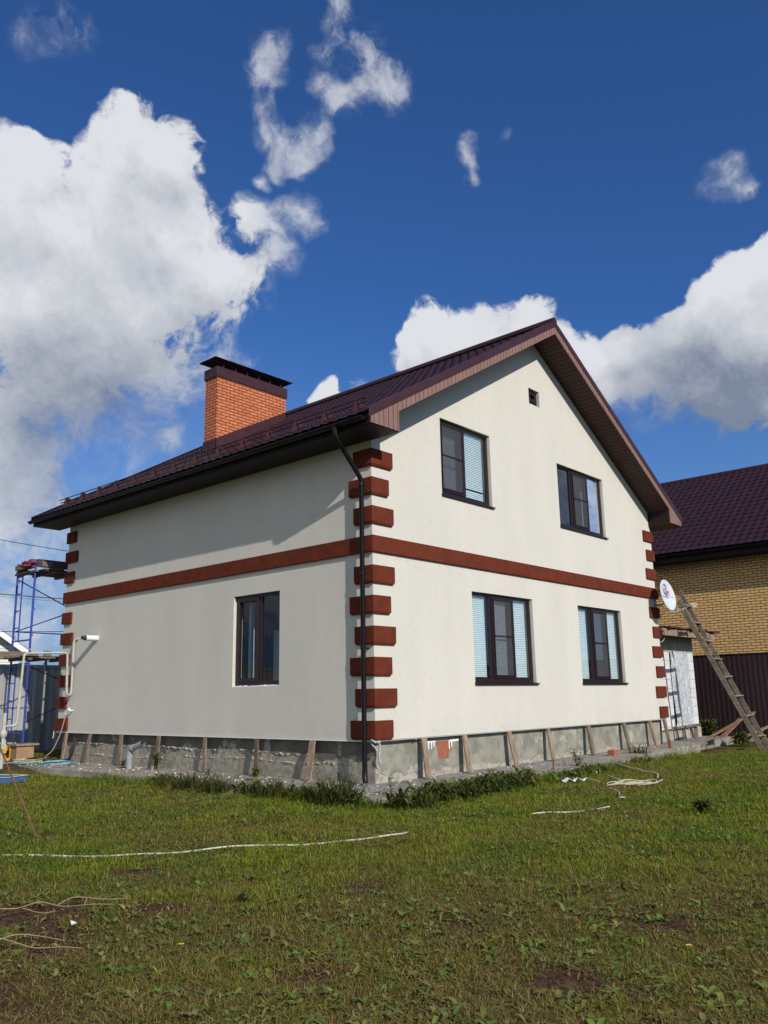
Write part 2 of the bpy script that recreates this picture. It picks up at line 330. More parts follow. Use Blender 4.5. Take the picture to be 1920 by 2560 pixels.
# ------------------------------------------------------------------ mesh helpers
ORG = {}
def tag(o, label=None, cat=None, group=None, kind=None):
    if label: o['label'] = label
    if cat: o['category'] = cat
    if group: o['group'] = group
    if kind: o['kind'] = kind
    return o
def thing(name, loc, label, cat, group=None):
    o = bpy.data.objects.new(name, None); COL.objects.link(o); o.location = loc; o.empty_display_size = .2
    ORG[o.name] = Vector(loc)
    return tag(o, label, cat, group)
class MB:
    def __init__(s): s.v = []; s.f = []; s.smooth = []
    def add(s, vs, fs, smooth=False):
        b = len(s.v); s.v += [tuple(q) for q in vs]; s.f += [tuple(b+i for i in f) for f in fs]; s.smooth += [smooth]*len(fs); return s
    def box(s, x0, x1, y0, y1, z0, z1, mat=None):
        vs = [(x, y, z) for z in (z0, z1) for y in (y0, y1) for x in (x0, x1)]
        if mat: vs = [mat @ Vector(v) for v in vs]
        return s.add(vs, [(0, 2, 3, 1), (4, 5, 7, 6), (0, 1, 5, 4), (2, 6, 7, 3), (0, 4, 6, 2), (1, 3, 7, 5)])
    def beam(s, a, b, w, h, up=(0, 0, 1), nudge=0):
        """rectangular bar from a to b: w across, h along up"""
        a = Vector(a); b = Vector(b); d = (b-a); L = d.length; d.normalize()
        sd = d.cross(Vector(up)); 
        if sd.length < 1e-4: sd = d.cross(Vector((0, 1, 0)))
        sd.normalize(); up2 = sd.cross(d)
        m = Matrix((sd, d, up2)).transposed().to_4x4(); m.translation = a
        return s.box(-w/2, w/2, 0, L, -h/2, h/2, m)
    def tube(s, pts, r, n=8, cap=True, closed=False):
        pts = [Vector(p) for p in pts]; N = len(pts); rings = []; up = None
        for i, p in enumerate(pts):
            t = (pts[min(i+1, N-1)]-pts[max(i-1, 0)]).normalized()
            if up is None: up = Vector((0, 0, 1)) if abs(t.z) < .9 else Vector((1, 0, 0))
            sd = t.cross(up).normalized(); up = sd.cross(t).normalized()
            rad = r[i] if hasattr(r, '__len__') else r
            rings.append([p+(sd*math.cos(2*PI*k/n)+up*math.sin(2*PI*k/n))*rad for k in range(n)])
        vs = [q for rg in rings for q in rg]; fs = []
        for i in range(N-1):
            for k in range(n):
                fs.append((i*n+k, i*n+(k+1) % n, (i+1)*n+(k+1) % n, (i+1)*n+k))
        s.add(vs, fs, True)
        if cap: s.add(rings[0], [tuple(range(n))[::-1]]); s.add(rings[-1], [tuple(range(n))])
        return s
    def prism(s, poly, axis, a0, a1):
        """extrude a 2-D polygon along an axis; poly coordinates are the other two axes in order"""
        def P(q, a):
            c = list(q); c.insert(axis, a); return tuple(c)
        n = len(poly)
        s.add([P(q, a0) for q in poly]+[P(q, a1) for q in poly],
              [tuple(range(n)), tuple(range(2*n-1, n-1, -1))]+[(i, i+n, (i+1) % n+n, (i+1) % n) for i in range(n)])
        return s
    def build(s, name, mat, parent=None, bevel=0, sub=0, label=None, org=None):
        me = bpy.data.meshes.new(name)
        o0 = ORG[parent.name] if parent else (Vector(org) if org else Vector((0, 0, 0)))
        me.from_pydata([(a-o0.x, b-o0.y, c-o0.z) for a, b, c in s.v], [], s.f)
        me.polygons.foreach_set('use_smooth', s.smooth)
        bm = bmesh.new(); bm.from_mesh(me); bmesh.ops.recalc_face_normals(bm, faces=bm.faces); bm.to_mesh(me); bm.free()
        me.materials.append(MT[mat] if isinstance(mat, str) else mat)
        o = bpy.data.objects.new(name, me); COL.objects.link(o)
        if parent: o.parent = parent
        else: o.location = o0
        ORG[o.name] = o0
        if bevel:
            md = o.modifiers.new('bevel', 'BEVEL'); md.width = bevel; md.segments = 2; md.limit_method = 'ANGLE'
        if label: o['label'] = label
        return o
def bez(pts, n=8):
    """Catmull-Rom through the points"""
    P = [Vector(p) for p in pts]; P = [P[0]*2-P[1]]+P+[P[-1]*2-P[-2]]; out = []
    for i in range(1, len(P)-2):
        for k in range(n):
            t = k/n; a, b, c, d = P[i-1:i+3]
            out.append(.5*((2*b)+(c-a)*t+(2*a-5*b+4*c-d)*t*t+(3*b-a-3*c+d)*t**3))
    out.append(P[-2]); return out
def clip(poly, fn):
    out = []
    for i in range(len(poly)):
        a, b = poly[i], poly[(i+1) % len(poly)]; fa, fb = fn(a), fn(b)
        if fa >= 0: out.append(a)
        if fa*fb < 0:
            t = fa/(fa-fb); out.append((a[0]+(b[0]-a[0])*t, a[1]+(b[1]-a[1])*t))
    return out
def fast_mesh(name, verts, faces_flat, starts, totals, cols, mat):
    me = bpy.data.meshes.new(name)
    me.vertices.add(len(verts)); me.vertices.foreach_set('co', verts.astype(np.float32).ravel())
    me.loops.add(len(faces_flat)); me.loops.foreach_set('vertex_index', faces_flat.astype(np.int32))
    me.polygons.add(len(starts)); me.polygons.foreach_set('loop_start', starts.astype(np.int32))
    me.polygons.foreach_set('loop_total', totals.astype(np.int32))
    me.update(calc_edges=True)
    ca = me.color_attributes.new('col', 'FLOAT_COLOR', 'POINT')
    c4 = np.ones((len(verts), 4), np.float32); c4[:, :3] = cols; ca.data.foreach_set('color', c4.ravel())
    me.materials.append(mat)
    o = bpy.data.objects.new(name, me); COL.objects.link(o); return o
# value noise for layout
_perm = RNG.random((256, 256))
def vnoise(x, y, s, o=0):
    x = np.asarray(x)*s+37.3+o*11.7; y = np.asarray(y)*s+91.1+o*5.3
    xi = np.floor(x).astype(int); yi = np.floor(y).astype(int); fx = x-xi; fy = y-yi
    fx = fx*fx*(3-2*fx); fy = fy*fy*(3-2*fy); g = lambda a, b: _perm[a % 256, b % 256]
    return (g(xi, yi)*(1-fx)+g(xi+1, yi)*fx)*(1-fy)+(g(xi, yi+1)*(1-fx)+g(xi+1, yi+1)*fx)*fy
def fbm(x, y, s, o=0): return .5*vnoise(x, y, s, o)+.27*vnoise(x, y, s*2.1, o+1)+.15*vnoise(x, y, s*4.3, o+2)+.08*vnoise(x, y, s*9, o+3)

# ------------------------------------------------------------------ ground
DIRT = [(-7.0, -3.2, .50), (-7.4, -3.95, .45), (-6.35, -3.75, .35), (-5.75, -2.24, .30), (-6.05, -3.95, .30), (-5.9, -6.85, .36), (-5.4, -5.75, .26),
        (-5.28, .3, .22), (-6.6, -5.6, .3), (-4.6, -6.6, .3), (-7.9, -4.6, .4), (4.4, -1.0, .5), (3.6, -.95, .3), (-3.7, -5.9, .25), (-1.4, 9.6, .9), (11.5, -.9, .9), (-4.9, -4.4, .25)]
def ground_z(x, y):
    x = np.asarray(x, float); y = np.asarray(y, float)
    z = -.03+.035*(fbm(x, y, .35, 4)-.5)+.022*(vnoise(x, y, 2.2, 9)-.5)
    k = np.clip((y-8.2)/2, 0, 1)*np.clip((14-y)/2+1, 0, 1); z = z+k*.17*np.clip((x+3)/2, 0, 1)
    return z
def dirtiness(x, y):
    x = np.asarray(x, float); y = np.asarray(y, float)
    d = np.zeros_like(x)
    w = (fbm(x, y, 2.6, 20)-.5)*1.9
    for a, b, r in DIRT: d = np.maximum(d, np.clip(1.1-np.hypot((x-a), (y-b))/r+w, 0, 1)*(.25+.85*(vnoise(x, y, 9, 2) > .32)))
    return d
def dryness(x, y):
    x = np.asarray(x, float); y = np.asarray(y, float)
    dist = np.hypot(x-CAM.x, y-CAM.y)
    base = np.interp(dist, [0, 4.5, 6.5, 8.5, 11, 14], [.86, .84, .58, .16, .06, .18])   # drier towards the camera; part of the browning imitates lens vignetting
    return np.clip(base+(fbm(x, y, .75, 30)-.5)*1.5+dirtiness(x, y)*.5, 0, 1)
def axis_coords(lo, hi, st, far):
    c = list(np.arange(lo, hi, st)); s = st; a = lo; b = hi; L = []; R = []
    while a > -far: s *= 1.35; a -= s; L.append(a)
    s = st
    while b < far: R.append(b); s *= 1.35; b += s
    return np.array(L[::-1]+c+R+[b])
gx = axis_coords(-14, 18, .12, 900); gy = axis_coords(-12, 16, .12, 900)
X, Y = np.meshgrid(gx, gy); Z = ground_z(X, Y)
nx, ny = len(gx), len(gy); idx = np.arange(nx*ny).reshape(ny, nx)
q = np.stack([idx[:-1, :-1], idx[:-1, 1:], idx[1:, 1:], idx[1:, :-1]], -1).reshape(-1, 4)
di = dirtiness(X, Y).ravel(); dr = dryness(X, Y).ravel()
cols = np.stack([di, dr, di*0], 1)
def ground_mat():
    m, nt, b = new_mat('soil_and_turf')
    a = nt.n('ShaderNodeAttribute', attribute_name='col'); x, y, z = nt.xyz(a.outputs['Color'])
    p = nt.pos(); n = nt.noise(p, 26, 7, .7); n2 = nt.noise(p, 6, 5, .6)
    soil = nt.mix(nt.step(n, .35, .65), (.050, .026, .016), (.115, .066, .042))
    turf = nt.mix(nt.step(n, .35, .65), (.050, .052, .010), (.120, .110, .026))
    turf = nt.mix(nt.m('MULTIPLY', y, nt.lin(n2, .3, .7, .4, 1)), turf, (.080, .060, .028))
    nt.put(b.inputs['Base Color'], nt.mix(nt.step(x, .2, .7), turf, soil)); b.inputs['Roughness'].default_value = 1
    b.inputs['Specular IOR Level'].default_value = .1
    bump(nt, b, n, 1, .03); return m
gnd = fast_mesh('ground', np.stack([X.ravel(), Y.ravel(), Z.ravel()], 1), q.ravel(), np.arange(len(q))*4, np.full(len(q), 4), cols, ground_mat())
tag(gnd, 'flat garden ground under the lawn', kind='structure')

# concrete apron round the house
def slab():
    P = [(-1.22, 11.3)]+[(-1.2+.05*math.sin(y*2.1)+random.uniform(-.03, .03), y) for y in np.arange(10.6, -1.0, -.35)]
    P += [(-1.13, -1.2)]+[(x, -1.36+.05*x+.06*math.sin(x*2.7)+random.uniform(-.05, .05)) for x in np.arange(-.8, 11, .4)]
    P += [(11.6, -.55), (14.6, -.35), (14.6, .6), (11.2, .6), (.2, .25), (.2, 11.3)]
    bm = bmesh.new(); top = lambda x: .085+.0055*max(x, 0)
    vt = [bm.verts.new((x, y, top(x))) for x, y in P]; vb = [bm.verts.new((x+(-.02), y, -.12)) for x, y in P]
    bm.faces.new(vt[::-1]); n = len(P)
    for i in range(n): bm.faces.new((vt[i], vt[(i+1) % n], vb[(i+1) % n], vb[i]))
    bmesh.ops.recalc_face_normals(bm, faces=bm.faces)
    me = bpy.data.meshes.new('path'); bm.to_mesh(me)
    m, nt, b = new_mat('dusty_concrete_apron'); p = nt.pos()
    n1 = nt.noise(p, 3, 7, .65); n2 = nt.noise(p, 34, 5, .7)
    c = nt.mix(nt.step(n1, .35, .65), (.33, .30, .255), (.205, .185, .155))
    c = nt.mix(nt.step(n2, .60, .66), c, (.55, .53, .49)); c = nt.mix(nt.step(n2, .42, .36), c, (.13, .11, .085))
    nt.put(b.inputs['Base Color'], c); b.inputs['Roughness'].default_value = .95; bump(nt, b, n2, 1, .03)
    me.materials.append(m); o = bpy.data.objects.new('path', me); COL.objects.link(o)
    tag(o, 'dusty concrete apron around the foot of the white house', kind='structure')
    bm2 = MB()
    for k in range(300):                              # mortar crumbs and chips lying on it
        if random.random() < .6: x, y = random.uniform(-1.15, -.0), random.uniform(-.9, 10)
        else: x, y = random.uniform(-.9, 11), random.uniform(-1.0, .05)
        s = random.uniform(.006, .022); z = top(x); a = random.random()*PI
        bm2.box(-s, s, -s*.7, s*.7, 0, s*.8, Matrix.Translation((x, y, z)) @ Matrix.Rotation(a, 4, 'Z') @ Matrix.Rotation(random.uniform(-.3, .3), 4, 'X'))
    o2 = bm2.build('rubble', MT['white_trim'] if 0 else plain('plaster_crumbs', (.50, .48, .44), .95, var=.4, scale=30))
    tag(o2, 'white plaster crumbs scattered on the concrete apron', 'rubble', kind='stuff')
slab()

# ------------------------------------------------------------------ the house
LEN, WID = 10.27, 10.95
RX, RZ, S, GO = 5.45, 9.54, .585, .60                # ridge, slope, gable overhang
roofz = lambda x: RZ-S*abs(x-RX)
ZB, ZS = .755, 5.73
house = thing('house', (0, 0, .09), 'white two-storey house with red-brown corner blocks and a dark tiled gable roof', 'house')
OPEN = {  # gable openings x0,x1,z0,z1
    'W1': (2.75, 4.87, 1.64, 3.345), 'W2': (6.765, 8.85, 1.64, 3.35), 'U1': (1.94, 3.58, 5.09, 6.59), 'U2': (6.235, 8.40, 5.085, 6.55), 'V': (5.205, 5.645, 7.72, 8.09)}
LW = (2.31, 3.645, 1.65, 3.36); RD = .07
wall = MB()
def panel(mapf, u0, u1, z0, z1, ops, clipper=None, reveal=RD, rm=None):
    us = sorted({u0, u1}|{o[0] for o in ops}|{o[1] for o in ops}); zs = sorted({z0, z1}|{o[2] for o in ops}|{o[3] for o in ops})
    for a, b in zip(us, us[1:]):
        for c, d in zip(zs, zs[1:]):
            mu, mz = (a+b)/2, (c+d)/2
            if any(o[0] < mu < o[1] and o[2] < mz < o[3] for o in ops): continue
            poly = [(a, c), (b, c), (b, d), (a, d)]
            if clipper:
                for fn in clipper: poly = clip(poly, fn) if poly else poly
            if len(poly) >= 3: wall.add([mapf(u, z, 0) for u, z in poly], [tuple(range(len(poly)))])
    for o in ops:
        a, b, c, d = o
        for (p, q_) in (((a, c), (b, c)), ((b, c), (b, d)), ((b, d), (a, d)), ((a, d), (a, c))):
            wall.add([mapf(*p, 0), mapf(*q_, 0), mapf(*q_, .22), mapf(*p, .22)], [(0, 1, 2, 3)])
gab = lambda u, z, d: (u, d, z)
panel(gab, 0, WID, ZB, 9.4, list(OPEN.values()), [lambda p: (RZ-.2-S*(p[0]-RX))-p[1], lambda p: (RZ-.2-S*(RX-p[0]))-p[1]])
panel(lambda u, z, d: (u, LEN-d, z), 0, WID, ZB, 9.4, [], [lambda p: (RZ-.2-S*(p[0]-RX))-p[1], lambda p: (RZ-.2-S*(RX-p[0]))-p[1]])
panel(lambda u, z, d: (d, u, z), 0, LEN, ZB, 6.1, [LW])
panel(lambda u, z, d: (WID-d, u, z), 0, LEN, ZB, 6.1, [])
wall.add([(0, 0, ZB), (WID, 0, ZB), (WID, .14, ZB), (0, .14, ZB)], [(0, 1, 2, 3)]); wall.add([(0, .14, ZB), (.14, .14, ZB), (.14, LEN, ZB), (0, LEN, ZB)], [(0, 1, 2, 3)])
wall.build('wall', 'stucco', house)
rm_ = MB(); rm_.box(.24, WID-.24, .24, LEN-.24, .9, 3.9); rm_.box(.24, WID-.24, .24, LEN-.24, 4.1, 7.0)
# room shells (inner faces) cut away where windows look in
def room(y0, y1, x0, x1, z0, z1, skip):
    b = MB(); V = [(x, y, z) for z in (z0, z1) for y in (y0, y1) for x in (x0, x1)]
    F = {'zb': (0, 1, 3, 2), 'zt': (4, 6, 7, 5), 'y0': (0, 4, 5, 1), 'y1': (2, 3, 7, 6), 'x0': (0, 2, 6, 4), 'x1': (1, 5, 7, 3)}
    b.add(V, [f for k, f in F.items() if k not in skip]); return b
room(.23, 5, .23, 5.4, .9, 3.8, ('y0', 'x0')).build('room', 'room', house)
room(.23, 5, 5.5, 10.7, .9, 3.8, ('y0',)).build('room', 'room', house)
room(.23, 5, .9, 5.0, 4.2, 6.75, ('y0',)).build('room', 'room', house)
room(.23, 5, 5.5, 9.6, 4.2, 6.75, ('y0',)).build('room', 'room', house)
# foundation
fb = MB(); fb.box(.1, WID-.1, .1, LEN-.1, -.1, .80)
fo = MB(); fo.add([(.1, .1, -.1), (WID-.1, .1, -.1), (WID-.1, .1, .8), (.1, .1, .8)], [(0, 1, 2, 3)])
fo.add([(WID-.1, .1, -.1), (WID-.1, LEN-.1, -.1), (WID-.1, LEN-.1, .8), (WID-.1, .1, .8)], [(0, 1, 2, 3)]); fo.build('foundation', 'found_front', house, label='grey rendered foundation under the gable wall')
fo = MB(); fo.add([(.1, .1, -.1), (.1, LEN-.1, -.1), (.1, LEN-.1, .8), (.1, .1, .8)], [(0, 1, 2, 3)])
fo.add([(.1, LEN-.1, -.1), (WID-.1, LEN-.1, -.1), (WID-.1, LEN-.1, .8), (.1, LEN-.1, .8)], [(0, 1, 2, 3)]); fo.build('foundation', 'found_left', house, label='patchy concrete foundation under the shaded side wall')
# mortar squeezed out along a shutter joint
for (z_c, ya, yb, sd) in ((.50, 1.55, 9.6, 5), (.36, .6, 5.2, 6), (.27, 5.8, 9.5, 7)):
    ms = MB(); rq = random.Random(sd); y = ya; k = 0; V = []
    while y < yb:
        th = rq.uniform(.004, .030)*(1 if rq.random() < .7 else .15); zz = z_c+.02*math.sin(y*2.3)+rq.uniform(-.012, .012)
        V.append([(.102, y, zz+th*.6), (.10-th, y, zz+th*.2), (.10-th*.7, y, zz-th*.7), (.102, y, zz-th*1.5)]); y += rq.uniform(.03, .08)
    flat = [p for q_ in V for p in q_]; ms.add(flat, [(4*i+j, 4*i+j+1, 4*i+j+5, 4*i+j+4) for i in range(len(V)-1) for j in range(3)])
    ms.build('mortar_ridge', 'mortar', house)
# brick-red test patch with white drips on the front foundation
pt = MB(); rp = random.Random(3); N = 22
top_ = [(1.66+.42*i/N, .66) for i in range(N+1)]; bot_ = [(1.72+.36*i/N, .36+rp.uniform(-.015, .02)+(.12 if i > N*.8 else 0)) for i in range(N, -1, -1)]
pt.prism(top_+bot_, 1, .096, .099)
pt.build('primer_patch', 'patch', house)
dp = MB()
for i in range(13):
    x = 1.32+i*.065+rp.uniform(-.015, .015)
    if 1.62 < x < 2.02: continue
    h = rp.uniform(.06, .16); dp = MB(); dp.prism([(x-.016, .66), (x+.016, .66), (x+.012, .66-h), (x-.010, .66-h+.01)], 1, .094, .0975); dp.build('white_drip', 'white_trim', house)
dp = MB(); dp.prism([(1.28, .645), (1.64, .65), (1.64, .672), (1.28, .672)], 1, .0935, .0972); dp.build('white_drip', 'white_trim', house)
dp = MB(); dp.prism([(2.05, .63), (2.30, .64), (2.30, .672), (2.05, .672)], 1, .0935, .0972)
dp.build('white_drip', 'white_trim', house)
# starter profiles along the wall foot
pr = MB(); pr.box(-.015, .11, -.012, LEN+.02, ZB-.022, ZB-.003); pr.build('starter_profile', 'white', house)
pr = MB(); pr.box(.10, WID, -.008, .11, ZB-.018, ZB-.003); pr.build('starter_profile', 'grey_sheet', house)
# string course
bd = MB(); bd.box(-.05, WID+.05, -.05, 0, 3.785, 4.06); bd.build('floor_band', 'terracotta', house, .006)
bd = MB(); bd.box(-.05, 0, 0, LEN+.05, 3.785, 4.06); bd.build('floor_band', 'terracotta', house, .006)
bd = MB(); bd.box(WID, WID+.05, 0, LEN+.05, 3.785, 4.06); bd.build('floor_band', 'terracotta', house, .006)
# corner blocks
for k in range(10):
    if k == 6: continue
    z1 = 1.061+.5*k; z0 = z1-.275; lg, sh = .50, .39
    a, b = (lg, sh) if k % 2 else (sh, lg)
    q_ = MB(); q_.prism([(-.05, -.05), (a, -.05), (a, 0), (0, 0), (0, b), (-.05, b)], 2, z0, z1)
    q_.prism([(-.042, -.042), (a-.02, -.042), (a-.02, 0), (0, 0), (0, b-.02), (-.042, b-.02)], 2, z0-.022, z0)
    q_.build('quoin', 'terracotta', house, .005)
    q_ = MB(); q_.prism([(WID+.05, -.05), (WID+.05, b), (WID, b), (WID, 0), (WID-a, 0), (WID-a, -.05)], 2, z0, z1)
    q_.build('quoin', 'terracotta', house, .005)
    q_ = MB(); q_.prism([(-.05, LEN+.05), (-.05, LEN-b), (0, LEN-b), (0, LEN), (a, LEN), (a, LEN+.05)], 2, z0, z1)
    q_.build('quoin', 'terracotta', house, .005)

# windows
def window(mapf, op, mull, screen, blinds, frame_d=RD, glass='glass', sill=True, sash=None, cross=None, name='window'):
    """mapf(u,z,d): d = depth behind the wall face. mull: mullion centres"""
    u0, u1, z0, z1 = op; fwid = .055; D = frame_d
    def bx(b, a, c, e, f, d0, d1):
        vs = [mapf(u, z, d) for d in (d0, d1) for z in (e, f) for u in (a, c)]
        b.add(vs, [(0, 1, 3, 2), (4, 6, 7, 5), (0, 4, 5, 1), (2, 3, 7, 6), (0, 2, 6, 4), (1, 5, 7, 3)])
    fr = MB()
    bx(fr, u0, u1, z0, z0+.10, D, D+.07); bx(fr, u0, u1, z1-fwid, z1, D, D+.07)
    bx(fr, u0, u0+fwid, z0+.10, z1-fwid, D, D+.07); bx(fr, u1-fwid, u1, z0+.10, z1-fwid, D, D+.07)
    for m_ in mull: bx(fr, m_-.04, m_+.04, z0+.10, z1-fwid, D+.002, D+.07)
    f = fr.build(name, 'frame', house, .004)
    edges = [u0+fwid]+sum([[m_-.04, m_+.04] for m_ in mull], [])+[u1-fwid]
    for i in range(0, len(edges), 2):
        a, b = edges[i], edges[i+1]; e, t = z0+.10, z1-fwid
        if sash is not None and i//2 in sash:
            sb = MB(); w = .062
            bx(sb, a-.012, b+.012, e-.012, e+w, D-.018, D+.05); bx(sb, a-.012, b+.012, t-w, t+.012, D-.018, D+.05)
            bx(sb, a-.012, a+w, e+w, t-w, D-.018, D+.05); bx(sb, b-w, b+.012, e+w, t-w, D-.018, D+.05)
            sb.build('sash', 'frame', f, .004); a += w; b -= w; e += w; t -= w
        gb = MB(); gb.add([mapf(a-.005, e-.005, D+.03), mapf(b+.005, e-.005, D+.03), mapf(b+.005, t+.005, D+.03), mapf(a-.005, t+.005, D+.03)], [(0, 1, 2, 3)])
        gb.build('pane', glass, f)
        if screen is not None and i//2 == screen:
            ns = MB(); ns.add([mapf(a-.02, e-.02, D-.022), mapf(b+.02, e-.02, D-.022), mapf(b+.02, t+.02, D-.022), mapf(a-.02, t+.02, D-.022)], [(0, 1, 2, 3)])
            n_ = ns.build('insect_screen', 'net', f)
            cb = MB(); zc = (z0+z1)/2+.05
            for (p, q2, r_, s_) in ((a-.03, b+.03, zc-.014, zc+.014), (a-.03, b+.03, e-.03, e-.008), (a-.03, b+.03, t+.008, t+.03), (a-.03, a-.008, e-.008, t+.008), (b+.008, b+.03, e-.008, t+.008)):
                bx(cb, p, q2, r_, s_, D-.034, D-.02)
            cb.build('screen_frame', 'frame', f)
        if blinds and i//2 in blinds:
            drop = blinds[i//2]; bl = MB(); zt = t-.02-(.10 if drop < 0 else 0); zz = zt; bb = e+.02; a2, b2 = a+.012, b-.045
            while zz > bb:
                h = .033 if not (name == 'window' and drop == 2 and abs(zz-(e+.22)) < .02) else .004
                bl.add([mapf(a2, zz, D+.088), mapf(b2, zz, D+.088), mapf(b2, zz-h, D+.075), mapf(a2, zz-h, D+.075)], [(0, 1, 2, 3)])
                zz -= .036
            bx(bl, a2, b2, t-.03, t+.0, D+.07, D+.1)
            bl.build('blind', 'blind', f)
    if sill:
        sl = MB(); vs = []
        for d, z in ((D+.02, z0+.03), (-.045, z0+.0), (-.045, z0-.028), (-.038, z0-.028), (-.038, z0-.01), (D+.02, z0+.01)): vs.append((d, z))
        n_ = len(vs); A_ = [mapf(u0-.02, z, d) for d, z in vs]; B_ = [mapf(u1+.045, z, d) for d, z in vs]
        sl.add(A_+B_, [tuple(range(n_)), tuple(range(2*n_-1, n_-1, -1))]+[(i, (i+1) % n_, (i+1) % n_+n_, i+n_) for i in range(n_)])
        sl.build('sill', 'frame', f)
    return f, bx
window(gab, OPEN['W1'], [3.43, 4.215], 1, {0: 1, 1: 1, 2: 1}, sash=[1])
window(gab, OPEN['W2'], [7.44, 8.215], 1, {0: 1, 1: 1, 2: 1}, sash=[1])
f1, bx = window(gab, OPEN['U1'], [2.76], 0, {1: 2}, sash=[0])
cu = MB()
def curtain(b, mapf, u0, u1, z0, z1, d, folds, amp=.025):
    N = folds*6; vs = []
    for i in range(N+1):
        u = u0+(u1-u0)*i/N; dd = d+amp*math.sin(i*2*PI/6)
        vs += [mapf(u, z0, dd), mapf(u, z1, dd)]
    b.add(vs, [(2*i, 2*i+2, 2*i+3, 2*i+1) for i in range(N)], True)
curtain(cu, gab, 2.18, 2.72, 5.2, 6.52, .26, 8); cu.build('curtain', 'curtain', f1)
f2, bx = window(gab, OPEN['U2'], [6.93, 7.72], 1, None, sash=[1])
cu = MB(); curtain(cu, gab, 7.05, 7.36, 5.2, 5.85, .24, 4); cu.build('curtain', 'teal', f2)
cu = MB(); curtain(cu, gab, 8.22, 8.40, 5.2, 6.5, .30, 3); curtain(cu, gab, 7.76, 7.86, 5.2, 6.2, .30, 2); cu.build('curtain', 'curtain', f2)
it = MB()
for x, r, h in ((7.9, .04, .10), (8.03, .045, .06), (8.16, .035, .13), (8.27, .03, .08)):
    it.tube([(x, .2, 5.19), (x, .2, 5.19+h*.6), (x, .2, 5.19+h)], [r, r*1.05, r*.55], 10)
it.build('windowsill_pot', 'white', f2)
f3, bx = window(gab, OPEN['V'], [], None, None, sash=[0], sill=False)
lwm = lambda u, z, d: (d, u, z)
f4, bx = window(lwm, LW, [2.93], None, None, glass='glass_dark', sill=False, sash=[1])
ct = MB(); ct.box(.26, .34, 3.42, 3.50, 1.75, 3.26); ct.build('curtain', 'curtain', f4)  # strip standing in for a pale light reflection in the side window
ct = MB(); ct.box(.9, .95, 3.30, 3.52, 1.6, 2.75); ct.build('door_reflection', 'white', f4)  # white slab standing in for the reflection of a white door
ct = MB(); rq = random.Random(5)
for i in range(26):
    y = LW[0]+.02+i*.05; ct.box(.004, .072, y, y+.052, LW[2]-.002, LW[2]+.012+rq.uniform(0, .016))
ct.build('foam_bead', 'white_trim', f4)

# metal-tile roof
def tile_slope(mb, xe, ze, xr, zr_, y0, y1, wave=.22, row=.36, amp=.022, stepd=.016, spu=8, spv=4):
    L = math.hypot(xr-xe, zr_-ze); dx, dz = (xr-xe)/L, (zr_-ze)/L
    nxx, nzz = (-dz, dx) if xr > xe else (dz, -dx)      # outward normal
    nu = int((y1-y0)/wave*spu); us = np.linspace(y0, y1, nu+1)
    wv = (.5+.5*np.cos(us*2*PI/wave))**.8
    rows = int(math.ceil(L/row)); lines = []
    for k in range(rows):
        for j in range(spv+1):
            f = j/spv; v = (k+f)*row
            if v > L: v = L
            front = .035*(1-wv)*(1-f)                   # curved front edge of each course
            lines.append((np.minimum(v+front, L), amp*wv+stepd*(1-f)))
            if v >= L: break
    V = []
    for v, h in lines:
        v = v*np.ones_like(us)
        V.append(np.stack([xe+dx*v+nxx*h, us, ze+dz*v+nzz*h], 1))
    V = np.concatenate(V); n = nu+1; b = len(mb.v)
    mb.v += [tuple(p) for p in V.tolist()]
    F = [(b+i*n+j, b+i*n+j+1, b+(i+1)*n+j+1, b+(i+1)*n+j) for i in range(len(lines)-1) for j in range(nu)]
    mb.f += F; mb.smooth += [True]*len(F)
EX = -.74; EXR = 2*RX-EX+.02
rf = MB(); o_ = .035
tile_slope(rf, EX, roofz(EX)-o_, RX, RZ-o_, -GO-.0, LEN+GO)
tile_slope(rf, EXR, roofz(EXR)-o_, RX, RZ-o_, -GO-.0, LEN+GO)
roof = rf.build('roof', 'tile', house)
md = roof.modifiers.new('sheet', 'SOLIDIFY'); md.thickness = .004; md.offset = -1
# edge split so the course steps stay crisp
md = roof.modifiers.new('split', 'EDGE_SPLIT'); md.split_angle = math.radians(48)
rc = MB(); hw = .16
rc.tube([(RX, -GO-.04, RZ+.02), (RX, LEN+GO+.04, RZ+.02)], .085, 12)
for sx in (-1, 1): rc.beam((RX+sx*.10, -GO-.03, RZ-.022), (RX+sx*.10, LEN+GO+.03, RZ-.022), .16, .008, up=(sx*S, 0, 1))
rc.build('ridge_cap', 'trim', roof)
def along(x, dz): return (x, roofz(x)+dz)
for yy, sg in ((-GO, -1), (LEN+GO, 1)):
    for xs in ((EX+.02, RX), (EXR-.02, RX)):
        vt = MB(); P = [along(xs[0], .035), along(xs[1], .035), along(xs[1], -.115), along(xs[0], -.115)]
        vt.prism(P, 1, yy+sg*.034, yy+sg*.022); vt.prism([along(xs[0], .035), along(xs[1], .035), along(xs[1], .022), along(xs[0], .022)], 1, yy+sg*.022, yy-sg*.16)
        vt.build('verge_trim', 'trim', roof)
FX0, FX1, FB = -.66, .03, .285                         # eave box outer / inner edge, fascia depth below the roof line
